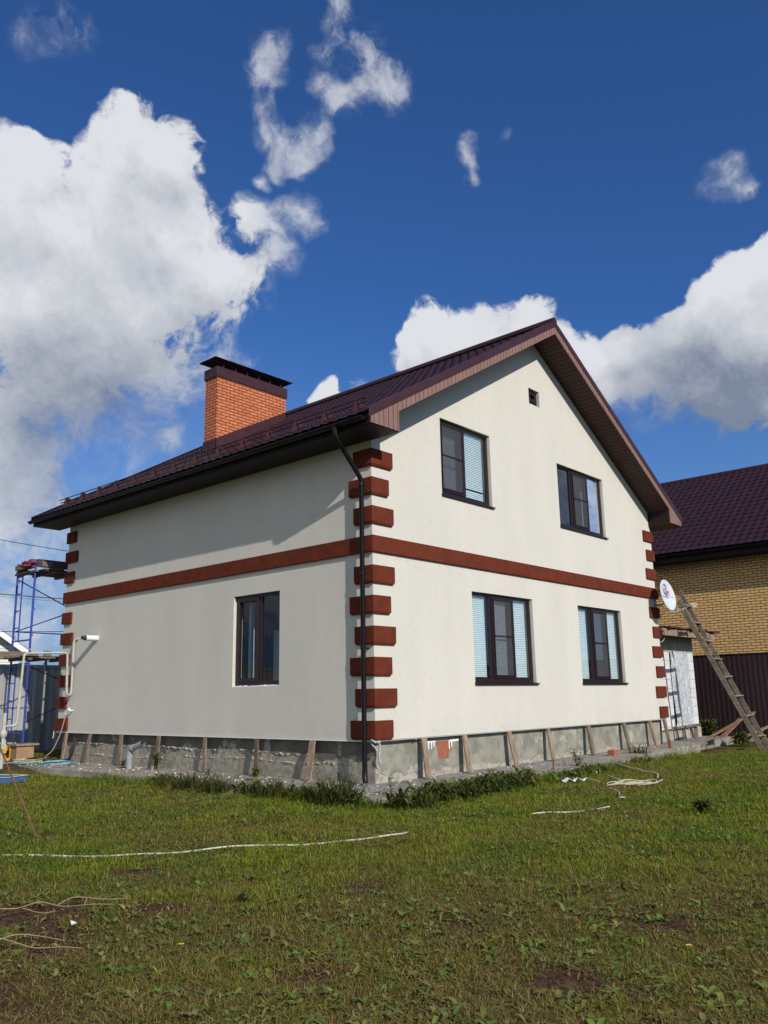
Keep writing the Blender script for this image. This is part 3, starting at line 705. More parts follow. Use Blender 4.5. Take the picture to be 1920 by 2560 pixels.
for mirror in (False, True):
    mx = (lambda x: 2*RX-x) if mirror else (lambda x: x)
    for yy, sg in ((-GO, -1), (LEN+GO, 1)):
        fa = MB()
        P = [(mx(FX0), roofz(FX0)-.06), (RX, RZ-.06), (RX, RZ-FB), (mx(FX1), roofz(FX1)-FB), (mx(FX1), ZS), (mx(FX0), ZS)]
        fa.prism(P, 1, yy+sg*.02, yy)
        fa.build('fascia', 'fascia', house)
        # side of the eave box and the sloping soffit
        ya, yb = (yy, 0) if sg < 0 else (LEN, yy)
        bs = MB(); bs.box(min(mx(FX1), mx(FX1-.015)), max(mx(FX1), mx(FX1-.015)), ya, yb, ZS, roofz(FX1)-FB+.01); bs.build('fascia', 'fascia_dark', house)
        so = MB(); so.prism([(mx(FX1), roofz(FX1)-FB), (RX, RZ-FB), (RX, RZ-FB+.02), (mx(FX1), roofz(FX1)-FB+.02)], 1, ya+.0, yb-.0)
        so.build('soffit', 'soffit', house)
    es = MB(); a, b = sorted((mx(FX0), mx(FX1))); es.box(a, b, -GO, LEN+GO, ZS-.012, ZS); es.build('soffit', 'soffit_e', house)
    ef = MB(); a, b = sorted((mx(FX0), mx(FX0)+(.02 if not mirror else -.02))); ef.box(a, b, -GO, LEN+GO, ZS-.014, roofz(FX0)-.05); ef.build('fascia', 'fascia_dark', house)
# gutter, with hooks, and the downpipe
gx_, gz_, gr_ = -.735, roofz(EX)-.075, .066
gu = MB(); N = 10; prof = [(gx_+gr_*math.cos(PI+PI*i/N), gz_+gr_*math.sin(PI+PI*i/N)) for i in range(N+1)]
prof2 = [(gx_+(gr_-.006)*math.cos(PI+PI*i/N), gz_+(gr_-.006)*math.sin(PI+PI*i/N)) for i in range(N, -1, -1)]
gu.prism(prof+prof2, 1, -.50, LEN+GO+.02)
gu.prism(prof, 1, -.515, -.50); gu.prism(prof, 1, LEN+GO+.02, LEN+GO+.035)
gut = gu.build('gutter', 'black', house)
for y in np.arange(-.3, LEN+.6, .6):
    hk = MB(); hk.box(gx_-gr_-.006, gx_-gr_+.0, y, y+.03, gz_-.02, gz_+.012); hk.prism([(gx_+(gr_+.004)*math.cos(PI+PI*i/8), gz_+(gr_+.004)*math.sin(PI+PI*i/8)) for i in range(9)], 1, y, y+.03)
    hk.build('gutter_hook', 'black', gut)
gu = MB(); gx2 = 2*RX-gx_
gu.prism([(gx2+gr_*math.cos(PI+PI*i/N), gz_+gr_*math.sin(PI+PI*i/N)) for i in range(N+1)], 1, -.50, LEN+GO); gu.build('gutter', 'black', house)
dn = MB(); PX, PY = -.125, .12
dn.tube([(gx_, PY, gz_-.05), (gx_, PY, gz_-.17), (gx_+.03, PY, gz_-.23), (PX-.04, PY, 5.06), (PX, PY, 4.98), (PX, PY, .30)], .041, 14)
dn.tube([(PX, PY, .32), (PX, PY, .20), (PX-.02, PY-.03, .13)], .044, 14)
dpp = dn.build('downpipe', 'black', house)
for z in (4.93, 3.42, 2.2, 1.0):
    b = MB(); b.tube([(PX, PY, z-.018), (PX, PY, z+.018)], .049, 14); b.box(PX, 0, PY-.012, PY+.012, z-.012, z+.012); b.build('pipe_bracket', 'black', dpp)
b = MB(); b.tube([(gx_, PY, gz_-.01), (gx_, PY, gz_-.12)], [.06, .048], 12); b.build('gutter_outlet', 'black', gut)
# snow guard
sx_ = -.22; sz = roofz(sx_)
sg = MB()
for dxx, dz_ in ((.0, .10), (-.03, .165)): sg.tube([(sx_+dxx, -.15, sz+dz_), (sx_+dxx, LEN+.15, sz+dz_)], .0125, 8)
sgo = sg.build('snow_guard', 'trim', roof)
for i in range(14):
    y = .10+i*(LEN-.3)/13; b = MB()
    b.prism([(sx_+.20, roofz(sx_+.20)+.01), (sx_-.13, roofz(sx_-.13)+.01), (sx_-.045, sz+.19), (sx_-.01, sz+.19)], 1, y-.003, y+.003)
    b.prism([(sx_+.22, roofz(sx_+.22)+.0), (sx_-.15, roofz(sx_-.15)+.0), (sx_-.15, roofz(sx_-.15)+.012), (sx_+.22, roofz(sx_+.22)+.012)], 1, y-.02, y+.02)
    b.build('guard_bracket', 'trim', sgo)
# chimney
cx0, cx1, cy0, cy1 = 1.64, 3.865, 6.58, 7.05
ch = MB(); ch.box(cx0, cx1, cy0, cy1, 6.6, 9.20); chim = ch.build('chimney', 'brick', house)
b = MB(); b.box(cx0-.03, cx1+.03, cy0-.03, cy1+.03, 9.18, 9.44); b.build('chimney_collar', 'trim', chim, .004)
b = MB()
fl = [(cx0-.02, roofz(cx0)-.02), (cx1+.02, roofz(cx1)-.02), (cx1+.02, roofz(cx1)+.20), (cx0-.02, roofz(cx0)+.27)]
b.prism(fl, 1, cy0-.02, cy0); b.prism(fl, 1, cy1, cy1+.02)
b.box(cx0-.022, cx0-.0, cy0-.02, cy1+.02, roofz(cx0)-.05, roofz(cx0)+.26); b.box(cx1, cx1+.022, cy0-.02, cy1+.02, roofz(cx1)-.02, roofz(cx1)+.20)
b.build('chimney_flashing', 'trim', chim)
b = MB(); u0_, u1_, v0_, v1_, zc = 1.46, 3.98, 6.43, 7.11, 9.61
pk = [(u0_+.35, (v0_+v1_)/2, zc+.14), (u1_-.35, (v0_+v1_)/2, zc+.14)]
vs_ = [(u0_, v0_, zc), (u1_, v0_, zc), (u1_, v1_, zc), (u0_, v1_, zc)]+pk
b.add(vs_, [(0, 1, 5, 4), (1, 2, 5), (2, 3, 4, 5), (3, 0, 4), (0, 3, 2, 1)]); b.add([(x, y, z-.012) for x, y, z in vs_[:4]], [(0, 3, 2, 1)])
b.build('chimney_cap', 'trim', chim)
b = MB()
for i in range(6):
    for yv in (cy0, cy1): x = cx0+.18+i*(cx1-cx0-.36)/5; b.box(x-.015, x+.015, yv-.004, yv+.004, 9.40, 9.64)
b.build('cap_strap', 'trim', chim)
# flue through the wall, satellite cable box and tap
b = MB(); b.tube([(0, 8.66, 2.86), (-.29, 8.66, 2.86)], .062, 16); fl_ = b.build('flue_pipe', 'white', house)
b = MB(); b.tube([(-.29, 8.66, 2.86), (-.32, 8.66, 2.86), (-.325, 8.66, 2.86), (-.38, 8.66, 2.86)], [.055, .055, .038, .045], 14); b.build('flue_tip', 'black_rub', fl_)
b = MB(); b.tube([(0, 9.58, 1.24), (-.10, 9.58, 1.24)], .016, 8); b.tube([(-.10, 9.50, 1.24), (-.10, 9.72, 1.22), (-.10, 9.74, 1.16)], .016, 8); b.beam((-.10, 9.58, 1.25), (-.10, 9.58, 1.30), .05, .02); b.build('garden_tap', 'white', house)

# ------------------------------------------------------------------ support boards under the wall edge
ordn = ['first', 'second', 'third', 'fourth', 'fifth', 'sixth', 'seventh', 'eighth', 'ninth']
LB = [(9.73, 9.71, .10, .03, 'tan_wood'), (8.65, 8.69, .10, .03, 'grey_wood'), (7.35, 7.23, .11, .03, 'grey_wood'), (5.93, 5.87, .10, .025, 'grey_wood'), (4.38, 4.25, .09, .03, 'grey_wood'), (2.84, 2.73, .09, .035, 'dark_wood'), (1.36, 1.30, .13, .028, 'tan_wood')]
extra = ['pale leaning', 'worn grey', 'grey', 'knotty grey', 'narrow grey', 'dark brown', 'wide pale tan']
for i, (yt, yb, w, t, m) in enumerate(LB):
    b = MB(); b.beam((-.11-(.06 if i in (6,) else 0), yb+w/2, .095), (-.015, yt+w/2, ZB-.024), t, w, up=(0, 1, 0))
    n = len(LB)-1-i
    where = 'nearest the black downpipe' if n == 0 else ('nearest the garden tap' if i == 0 else f'{ordn[n]} from the black downpipe')
    if i == 2: where = 'just beyond the grey drain elbow'
    o = b.build('support_board', m, org=(-.05, yb, .09)); tag(o, f'{extra[i]} prop board under the side wall, {where}', 'prop board', 'prop boards under the side wall')
FBd = [(1.12, 1.06, .13, .03, 'tan_wood', 'wide pale'), (2.27, 2.22, .12, .03, 'tan_wood', 'pale'), (3.69, 3.70, .12, .03, 'tan_wood', 'pale tilted'), (5.11, 5.05, .11, .03, 'tan_wood', 'pale'), (6.77, 6.69, .10, .06, 'grey_wood', 'grey square'), (8.46, 8.43, .10, .06, 'grey_wood', 'grey'), (9.86, 9.85, .10, .05, 'tan_wood', 'split'), (10.70, 10.62, .10, .06, 'grey_wood', 'thick grey')]
for i, (xt, xb, w, t, m, ad) in enumerate(FBd):
    b = MB(); b.beam((xb+w/2, -.15, .09+.0055*xb), (xt+w/2, -.02, ZB-.02), t, w, up=(1, 0, 0))
    where = 'closest to the near corner' if i == 0 else ('nearest the film-covered doorway' if i == 7 else f'{ordn[i]} from the near corner')
    if i == 1: where = 'just right of the red-brown paint patch'
    o = b.build('support_board', m, org=(xb, -.1, .09)); tag(o, f'{ad} prop board under the gable wall, {where}', 'prop board', 'prop boards under the gable wall')
# loose plastic strip on the corner
b = MB(); rq = random.Random(9)
b.tube(bez([(-.03, .06, .77), (-.05, -.03, .74), (.04, -.04, .72), (.07, -.035, .60), (.05, -.03, .50), (.08, -.03, .40)]), .018, 6)
b.tube(bez([(-.02, .08, .76), (-.04, .04, .70), (-.02, .0, .66), (.02, -.02, .60)]), .014, 6)
tag(b.build('plastic_strip', 'film', org=(0, 0, .4)), 'crumpled clear plastic strip hanging at the near foot of the wall corner', 'plastic strip')
b = MB(); b.tube(bez([(.05, .05, .725), (.5, .02, .735), (.95, .01, .745), (1.0, -.01, .72)]), .016, 7)
tag(b.build('cable_conduit', 'hose_pink', org=(.05, .05, .72)), 'short dark conduit lying along the wall foot right of the near corner', 'conduit')

# drain elbow
t = thing('drain_pipe', (-.35, 6.5, .09), 'grey plastic sewer pipe with an elbow rising from the concrete apron', 'drain pipe')
b = MB(); b.tube([(-.35, 6.5, .03), (-.35, 6.5, .40), (-.35, 6.48, .46), (-.35, 6.42, .50)], .062, 18); b.build('pipe', 'pvc', t)
b = MB(); b.tube([(-.35, 6.44, .485), (-.35, 6.02, .60)], .060, 18, cap=False); b.tube([(-.35, 6.44, .485), (-.35, 6.36, .507)], .068, 18); b.build('elbow', 'pvc', t)
b = MB(); b.tube([(-.35, 6.5, .28), (-.35, 6.5, .36)], .070, 18); b.tube([(-.35, 6.5, .365), (-.35, 6.5, .38)], .074, 18); b.build('socket_collar', 'pvc', t)
# shards beside the drain etc. : stake leaning on the slab edge
b = MB(); b.beam((-1.2, 4.35, -.1), (-1.14, 4.45, .28), .05, .03); tag(b.build('wooden_peg', 'grey_wood', org=(-1.2, 4.35, 0)), 'short grey peg standing at the apron edge below the shaded wall', 'peg', 'pegs at the apron edge')
b = MB(); b.beam((-1.30, .55, -.1), (-1.28, .78, .17), .035, .03); tag(b.build('wooden_peg', 'dark_wood', org=(-1.3, .55, 0)), 'slanting dark peg in the long grass near the near corner', 'peg', 'pegs at the apron edge')
b = MB(); b.beam((4.05, -.98, -.05), (4.1, -.96, .22), .05, .03); tag(b.build('wooden_peg', 'grey_wood', org=(4.05, -.98, 0)), 'short grey peg at the apron edge in front of the gable wall', 'peg', 'pegs at the apron edge')
b = MB(); b.beam((3.5, -1.08, -.05), (3.53, -1.08, .28), .018, .018); tag(b.build('wooden_peg', 'dark_wood', org=(3.5, -1.08, 0)), 'thin dark stick left of the short grey peg by the gable wall', 'peg', 'pegs at the apron edge')
b = MB(); b.beam((9.35, -.72, .0), (9.35, -.72, .32), .07, .05); tag(b.build('wooden_peg', 'rust', org=(9.35, -.72, 0)), 'red-brown peg in front of the far corner of the gable wall', 'peg', 'pegs at the apron edge')
b = MB(); b.box(6.75, 6.98, -.62, -.48, .06, .24); tag(b.build('loose_brick', 'patch', org=(6.9, -.55, .06), bevel=.006), 'loose red-brown brick lying on the apron edge', 'brick')

# ------------------------------------------------------------------ hoses, cables, ropes on the ground
def lay(name, pts, r, mat, label, cat, lift=.03, n=7, seed=0, wob=.0):
    rq = random.Random(seed); P = bez([(x, y, 0) for x, y in pts], 10); Q = []
    for p in P: Q.append((p.x+rq.uniform(-wob, wob), p.y+rq.uniform(-wob, wob), float(ground_z(p.x, p.y))+lift+.006*math.sin(p.x*9+p.y*7)))
    b = MB(); b.tube(Q, r, n); o = b.build(name, mat, org=(pts[0][0], pts[0][1], 0)); return tag(o, label, cat)
lay('garden_hose', [(-6.6, .5), (-6.08, -.55), (-5.7, -1.1), (-5.33, -1.54), (-4.9, -1.85), (-4.45, -2.09), (-4.2, -2.33), (-3.97, -2.53), (-3.65, -2.72), (-3.35, -2.91), (-2.95, -3.0), (-2.75, -2.98)], .0095, 'hose_white', 'long cream hose running across the lawn', 'hose', .017)
lay('hose_piece', [(-.80, -3.32), (-.51, -3.40), (-.37, -3.56), (-.1, -3.66)], .011, 'hose_white', 'short cream hose length half sunk in the grass before the gable wall', 'hose', .014)
lay('hose_piece', [(.02, -3.70), (.14, -3.76), (.30, -3.80)], .009, 'hose_white', 'tiny cream hose end showing in the grass right of the short length', 'hose', .018)
lay('plastic_conduit', [(3.45, -1.55), (3.55, -1.42), (3.72, -1.30), (3.95, -1.22), (4.2, -1.1)], .016, 'hose_white', 'cream conduit arching out of the soil by the leafy weed', 'conduit', .10)
lay('plastic_conduit', [(4.9, -.95), (4.6, -1.2), (4.22, -1.55)], .014, 'hose_white', 'straight cream conduit right of the leafy weed', 'conduit', .05)
lay('rope', [(6.4, -.75), (6.1, -.95), (5.8, -1.2), (5.47, -1.55), (4.95, -2.1), (4.6, -2.5), (4.27, -2.68), (4.0, -2.80)], .012, 'rope', 'cream rope leading from the apron edge to the tangled heap', 'rope', .05)
b = MB(); rq = random.Random(12)
for k in range(6):
    ph = rq.random()*6; cx_, cy_ = 3.2+rq.uniform(-.1, .1), -2.72+rq.uniform(-.08, .08); a_, b_ = rq.uniform(.22, .60), rq.uniform(.06, .26)
    ang = math.radians(-38)+rq.uniform(-.35, .35); P = []
    for i in range(15):
        t_ = ph+i/14*rq.uniform(4.2, 6.0) if 0 else ph+i/14*5.6
        u, v = a_*math.cos(t_), b_*math.sin(t_); x = cx_+u*math.cos(ang)-v*math.sin(ang); y = cy_+u*math.sin(ang)+v*math.cos(ang)
        P.append((x, y, float(ground_z(x, y))+.028+.006*k*.4+.014*math.sin(t_*3+k)))
    b.tube(bez(P, 4), .0075, 6)
b.tube(bez([(3.1, -1.86, .02), (3.0, -2.1, .03), (2.84, -2.32, .02)]), .010, 6); b.tube(bez([(3.7, -2.06, .03), (3.35, -2.35, .03), (3.1, -2.55, .04)]), .010, 6)
tag(b.build('rope_heap', 'rope', org=(3.2, -2.7, 0)), 'tangled heap of cream rope on the lawn before the gable wall', 'rope')
lay('rope_end', [(2.12, -2.87), (1.9, -3.05), (1.74, -3.22), (1.35, -3.42), (1.1, -3.62), (1.02, -3.58)], .008, 'rope', 'thin cream cord end in the grass left of the rope heap', 'rope', .05)
b = MB()
rq = random.Random(4); N = 11
for j in range(5):
    for i in range(N):
        x = 2.66+.035*i; y = -1.62-.038*i*.75+.03*j; b.box(x, x+.05, y-.02, y+.03, .0+.02*math.sin(i*1.9+j), .045+.02*math.sin(i*2.3+j*1.7), )
b = MB(); V = []; 
for i in range(9):
    for j in range(5):
        V.append((2.68+.045*i+.01*j, -1.60-.032*i-.045*j, float(ground_z(2.8, -1.7))+.045+.03*math.sin(i*2.1+j*1.3)+rq.uniform(0, .02)))
b.add(V, [(i*5+j, i*5+j+1, (i+1)*5+j+1, (i+1)*5+j) for i in range(8) for j in range(4)])
tag(b.build('crumpled_bag', 'paper', org=(2.8, -1.7, 0)), 'crumpled pale blue-white bag lying in the grass left of the rope', 'bag')
def paper(x, y, s, label, mat='paper', name='paper_scrap'):
    b = MB(); z = float(ground_z(x, y))+.045; b.add([(x, y, z), (x+s, y-.1*s, z+.004), (x+.8*s, y+.6*s, z+.012), (x+.15*s, y+.8*s, z+.02)], [(0, 1, 2, 3)])
    b.add([(x, y, z-.002), (x+s, y-.1*s, z+.002), (x+.8*s, y+.6*s, z+.010), (x+.15*s, y+.8*s, z+.018)], [(3, 2, 1, 0)])
    tag(b.build(name, mat, org=(x, y, z)), label, 'litter')
paper(-7.02, -3.72, .035, 'tiny pale scrap on the bare soil at the left')
# blue hose loops, black hose, pink hose
b = MB(); gzz = .10
loops = [[(-1.31, 10.22), (-1.05, 9.92), (-.95, 9.6), (-1.0, 9.25), (-1.05, 9.1)], [(-.84, 9.24), (-.5, 9.7), (-.3, 9.9), (-.1, 9.75), (-.25, 9.2), (-.45, 8.5), (-.56, 8.13)],
         [(-.95, 9.3), (-.55, 9.45), (-.25, 9.5), (-.35, 9.0), (-.6, 8.45), (-.72, 8.35)], [(-.9, 9.15), (-.6, 9.2), (-.4, 9.0), (-.5, 8.6), (-.72, 8.5)],
         [(-1.21, 8.81), (-1.15, 8.35), (-1.08, 8.16), (-.87, 8.08)], [(-1.5, 10.0), (-1.2, 9.5), (-1.12, 9.0), (-1.16, 8.7)]]
for k, L_ in enumerate(loops):
    P = bez([(x, y, float(ground_z(x, y))+.035 if x < -1.2 else .115+.012*k) for x, y in L_], 8); b.tube(P, .013, 7)
tag(b.build('blue_hose', 'hose_blue', org=(-.8, 9, .1)), 'pale blue hose in loose loops by the far end of the apron', 'hose')
b = MB(); b.tube(bez([(-.75, 10.35, .12), (-.62, 10.28, .17), (-.5, 10.1, .18), (-.3, 9.9, .13), (-.15, 9.75, .12), (-.05, 9.55, .16), (-.03, 9.42, .30), (-.02, 9.38, .50), (-.02, 9.38, .62)]), .027, 10)
tag(b.build('black_hose', 'hose_black', org=(-.5, 10, .1)), 'thick black hose curving from the ground up the foundation by the tap', 'hose')
b = MB(); b.tube(bez([(-.10, 9.74, 1.16), (-.12, 9.76, .95), (-.17, 9.83, .65), (-.25, 9.95, .35), (-.34, 10.08, .20), (-.31, 10.02, .12)]), .014, 8)
tag(b.build('tap_hose', 'hose_pink', org=(-.2, 9.9, .1)), 'thin pinkish hose hanging from the garden tap', 'hose')
b = MB(); b.tube(bez([(-.01, 10.30, .77), (-.03, 10.36, .76), (-.03, 10.37, .68), (-.04, 10.38, .60)]), .012, 6)
tag(b.build('cloth_tie', 'hose_white', org=(0, 10.3, .6)), 'white string dangling from the far end of the wall profile', 'string')

# gas pipe
t = thing('gas_pipe', (-1.78, 9.55, .08), 'pale gas pipe frame bending from a post to the far end of the side wall', 'gas pipe')
def rnd(pts, r=.1):
    P = [Vector(p) for p in pts]; out = [P[0]]
    for a, c, e in zip(P, P[1:], P[2:]):
        u = (a-c).normalized(); v = (e-c).normalized()
        for k in range(6):
            q_ = k/5; out.append((c+u*r)*(1-q_)**2+c*2*q_*(1-q_)+(c+v*r)*q_**2)
    return out+[P[-1]]
b = MB(); b.tube(rnd([(-1.60, 9.55, .94), (-1.32, 9.55, .95), (-1.27, 9.55, 2.53), (-.24, 9.55, 2.57), (-.20, 9.55, 1.58), (-.06, 9.60, 1.60), (-.06, 9.62, 2.89), (.02, 9.5, 2.90)], .09), .027, 12); b.build('bent_pipe', 'gaspipe', t)
b = MB(); b.tube([(-1.60, 9.55, .03), (-1.60, 9.55, .72)], .040, 12); b.tube([(-1.60, 9.55, .70), (-1.60, 9.55, .76), (-1.60, 9.55, .82), (-1.60, 9.55, .86)], [.05, .08, .08, .05], 12); b.tube([(-1.60, 9.55, .86), (-1.60, 9.55, 1.22)], .045, 10); b.build('riser_post', 'gaspipe', t)
b = MB(); b.box(-1.65, -1.56, 9.49, 9.51, .45, .66); b.build('tag_plate', 'gaspipe', t)

# ------------------------------------------------------------------ scaffold
def scaffold():
    t = thing('scaffold', (-.5, 10.93, .12), 'tall blue tube scaffold with plank decks behind the house', 'scaffold')
    def frame(x, z0, full=True):
        f = MB(); r = .026; yA, yB = 10.93, 11.88; H = 2.2
        for y in (yA, yB): f.tube([(x, y, z0), (x, y, z0+H)], r, 10)
        f.tube([(x, yA, z0+H-.33), (x, yB, z0+H-.33)], .02, 8); f.tube([(x, yA, z0+.22), (x, yB, z0+.22)], .02, 8)
        fr = f.build('end_frame', 'blue', t)
        l = MB(); yi = yB-.29; l.tube([(x, yi, z0+.22), (x, yi, z0+H-.33)], .018, 8)
        for k in range(4): l.tube([(x, yi, z0+.55+.43*k), (x, yB, z0+.55+.43*k)], .014, 6)
        l.build('ladder_rungs', 'blue', fr)
        for y in (yA, yB):
            for z in (z0+.35, z0+1.0, z0+H-.45): p = MB(); p.tube([(x, y, z), (x+.05, y, z), (x+.055, y, z-.05)], .010, 6); p.build('locking_pin', 'rust', fr)
    for x in (-.5, 1.7):
        frame(x, .50); frame(x, 2.72)
    for y in (11.88,):
        for a, c in (((-.46, 4.50), (1.7, 3.55)), ((-.46, 3.19), (1.7, 4.05)), ((-.46, 3.19), (1.7, 3.18))):
            b = MB(); b.tube([(a[0], y, a[1]), (c[0], y, c[1])], .015, 8); b.build('brace', 'blue', t)
    for a, c in (((-.46, 10.95, 2.29), (1.7, 10.95, 1.45)), ((-.46, 10.95, .98), (1.7, 10.95, 1.90))):
        b = MB(); b.tube([a, c], .014, 8); b.build('brace', 'black', t)
    rq = random.Random(2)
    for z, xs, mm in ((4.61, -.46, 'plank_dark'), (2.45, -.9, 'plank')):
        for k in range(4):
            y0 = 10.86+k*.27; x0 = xs+rq.uniform(-.1, .18); b = MB(); b.box(x0, 2.1, y0, y0+.24, z+.05, z+.10); b.build('deck_plank', mm if k else 'plank_dark', t, .004)
        for x0 in (-.55, -.1, .5, 1.4):
            b = MB(); b.box(x0, x0+.09, 10.84, 11.95, z, z+.05); b.build('deck_bearer', 'grey_wood', t, .004)
    b = MB(); b.box(-.50, 2.1, 10.84, 10.88, 4.73, 4.93); b.build('toe_board', 'plank_dark', t, .004)
    b = MB(); b.box(-.38, -.12, 10.83, 10.845, 4.76, 4.88); b.box(-.2, .2, 10.82, 10.838, 4.70, 4.73); b.build('board_offcut', 'plank_y', t, .003)
    b = MB(); b.box(-.62, -.46, 11.3, 11.8, 4.72, 4.84); b.build('board_offcut', 'grey_wood', t, .003)
    b = MB(); b.box(-2.6, -.3, 10.86, 10.90, 2.51, 2.64); b.build('long_plank', 'plank', t, .004)
    b = MB(); b.box(-.2, .0, 10.80, 10.83, 2.55, 2.68); b.box(-.3, .45, 10.79, 10.82, 2.49, 2.53); b.build('board_offcut', 'plank_y', t, .003)
    b = MB(); b.tube([(.12, 11.3, .95), (.12, 11.3, 2.48)], .03, 8); b.build('prop_tube', 'galv', t)
    return t
scaffold()
bm = bmesh.new(); bmesh.ops.create_icosphere(bm, subdivisions=4, radius=1)
for v in bm.verts:
    p = v.co; n_ = .25*math.sin(p.x*5+p.y*3)+.18*math.sin(p.z*7+p.x*4)+.12*math.sin(p.y*11)
    v.co = Vector((p.x*.17*(1+n_), p.y*.15*(1+n_), p.z*.10*(1+n_*.7)+p.x*.05))
me = bpy.data.meshes.new('red_jacket'); bm.to_mesh(me); me.materials.append(MT['cloth_red']); [setattr(p, 'use_smooth', True) for p in me.polygons]
o = bpy.data.objects.new('red_jacket', me); COL.objects.link(o); o.location = (-.62, 11.02, 4.80); tag(o, 'dark red jacket bundled on the top deck of the blue scaffold', 'jacket')
b = MB(); b.box(-.72, -.30, 10.78, 11.1, .14, .42); c = b.build('body', 'cardboard') ; bpy.data.objects.remove(c)
t = thing('cardboard_box', (-.5, 10.95, .12), 'brown box with a board on it carrying the foot of the blue scaffold', 'box')
b = MB(); b.box(-.72, -.30, 10.75, 11.12, .12, .44); b.build('box_body', 'cardboard', t, .006)
b = MB(); b.box(-.76, -.20, 10.70, 11.16, .445, .49); b.build('lid_board', 'tan_wood', t, .004)
b = MB(); b.box(-.72, -.30, 11.70, 12.05, .12, .49); tag(b.build('concrete_block', 'concrete', org=(-.5, 11.9, .12), bevel=.008), 'grey block under the rear leg of the blue scaffold', 'block')
t = thing('yellow_canister', (-1.02, 10.75, .12), 'bright yellow plastic canister beside the brown box', 'canister')
b = MB(); b.prism([(-1.15, .12), (-.90, .12), (-.89, .40), (-.96, .47), (-1.08, .47), (-1.15, .42)], 1, 10.66, 10.88); b.build('canister_body', 'yellow', t, .02)
b = MB(); b.tube(bez([(-1.03, 10.77, .46), (-1.0, 10.77, .53), (-.94, 10.77, .50), (-.92, 10.77, .43)]), .012, 8); b.build('handle', 'maroon', t); b = MB(); b.tube([(-1.10, 10.77, .46), (-1.10, 10.77, .51)], .034, 10); b.build('cap', 'maroon', t); b = MB(); b.box(-1.0, -.93, 10.655, 10.66, .2, .36); b.build('sticker', 'maroon', t)
def tray(x, y, l, w, z, ang, body, rim, label, h=.07):
    t = thing('mortar_tray', (x, y, z), label, 'tray'); R = Matrix.Translation((x, y, z)) @ Matrix.Rotation(ang, 4, 'Z')
    b = MB(); ti = .012
    b.box(-l/2, l/2, -w/2, w/2, 0, .01, R)
    for a in ((-l/2, l/2, -w/2, -w/2+ti), (-l/2, l/2, w/2-ti, w/2), (-l/2, -l/2+ti, -w/2+ti, w/2-ti), (l/2-ti, l/2, -w/2+ti, w/2-ti)): b.box(*a, .01, h, R)
    b.build('tray_body', body, t)
    b = MB(); e = .022
    for a in ((-l/2-e, l/2+e, -w/2-e, -w/2+.006), (-l/2-e, l/2+e, w/2-.006, w/2+e), (-l/2-e, -l/2+.006, -w/2, w/2), (l/2-.006, l/2+e, -w/2, w/2)): b.box(*a, h, h+.008, R)
    b.build('tray_rim', rim, t)
tray(-.72, 10.12, .50, .34, .10, -.95, 'tray_y', 'tray_rim', 'shallow yellow tray on the ground in front of the brown box')
tray(-2.62, 7.35, .85, .55, -.02, -1.15, 'tray_b', 'tray_rim', 'blue tray with a cream rim lying on the lawn at the left', .10)
# rusty rod leaning out of the lawn
b = MB(); foot = Vector((-5.26, .36, -.05)); dirr = (Vector((-5.713, .456, .954))-foot)
b.tube([foot, foot+dirr*.95, foot+dirr*1.75], .0115, 8); tag(b.build('rusty_rod', 'rust', org=foot), 'thin rusty rod stuck in the lawn, leaning to the left', 'rod')

# ------------------------------------------------------------------ satellite dish
t = thing('satellite_dish', (10.88, 0, 3.66), 'round white satellite dish on a bracket at the right corner of the house', 'satellite dish')
nrm = Vector((-.06, -.96, .16)).normalized(); ctr = Vector((10.70, -.44, 3.84))
zx = nrm; xx = Vector((0, 0, 1)).cross(zx).normalized(); yx = zx.cross(xx)     # xx to the viewer's right when facing the dish
DM = Matrix((xx, yx, zx)).transposed().to_4x4(); DM.translation = ctr
if xx.x < 0: print('dish axis flipped')
Rx_, Ry_, sag = .36, .40, .055
b = MB(); NR, NA = 8, 40; V = []
surf = lambda x, y: sag*((x/Rx_)**2+(y/Ry_)**2)-sag
for i in range(NR+1):
    for k in range(NA):
        r_ = i/NR; x, y = Rx_*r_*math.cos(2*PI*k/NA), Ry_*r_*math.sin(2*PI*k/NA); V.append(DM @ Vector((x, y, surf(x, y))))
F = [(i*NA+k, i*NA+(k+1) % NA, (i+1)*NA+(k+1) % NA, (i+1)*NA+k) for i in range(NR) for k in range(NA)]
b.add(V, F, True); o = b.build('reflector', 'dish', t); md = o.modifiers.new('s', 'SOLIDIFY'); md.thickness = .006; md.offset = 0
b = MB(); b.tube([DM @ Vector((Rx_*math.cos(2*PI*k/NA), Ry_*math.sin(2*PI*k/NA), .0)) for k in range(NA+1)], .008, 6, cap=False); b.build('rim', 'dish', o)
def decal(polys, mat, name, off):
    b = MB()
    for P in [[(x*1.5, (y-.14)*1.5+.15) for x, y in P_] for P_ in polys]:
        c_ = (sum(p[0] for p in P)/len(P), sum(p[1] for p in P)/len(P)); n_ = len(P)
        vs = [DM @ Vector((x, y, surf(x, y)+off)) for x, y in [c_]+list(P)]; b.add(vs, [(0, i+1, (i+1) % n_+1) for i in range(n_)])
    return b.build(name, mat, o)
circ = lambda cx, cy, r, a0=0, a1=2*PI, n=20: [(cx+r*math.cos(a0+(a1-a0)*i/n), cy+r*math.sin(a0+(a1-a0)*i/n)) for i in range(n+(0 if abs(a1-a0-2*PI) < 1e-6 else 1))]
E0, E1 = .0, .14
decal([circ(E0-.02, E1+.03, .070), circ(E0-.02, E1-.035, .062)], 'purple', 'emblem', .005)
decal([circ(E0-.02, E1+.03, .036), circ(E0-.015, E1-.03, .030)], 'dish', 'emblem', .0065)
decal([[(-.125+E0, E1+.055), (-.055+E0, E1+.085), (.02+E0, E1-.005), (-.035+E0, E1-.035)]], 'grey_print', 'emblem', .007)
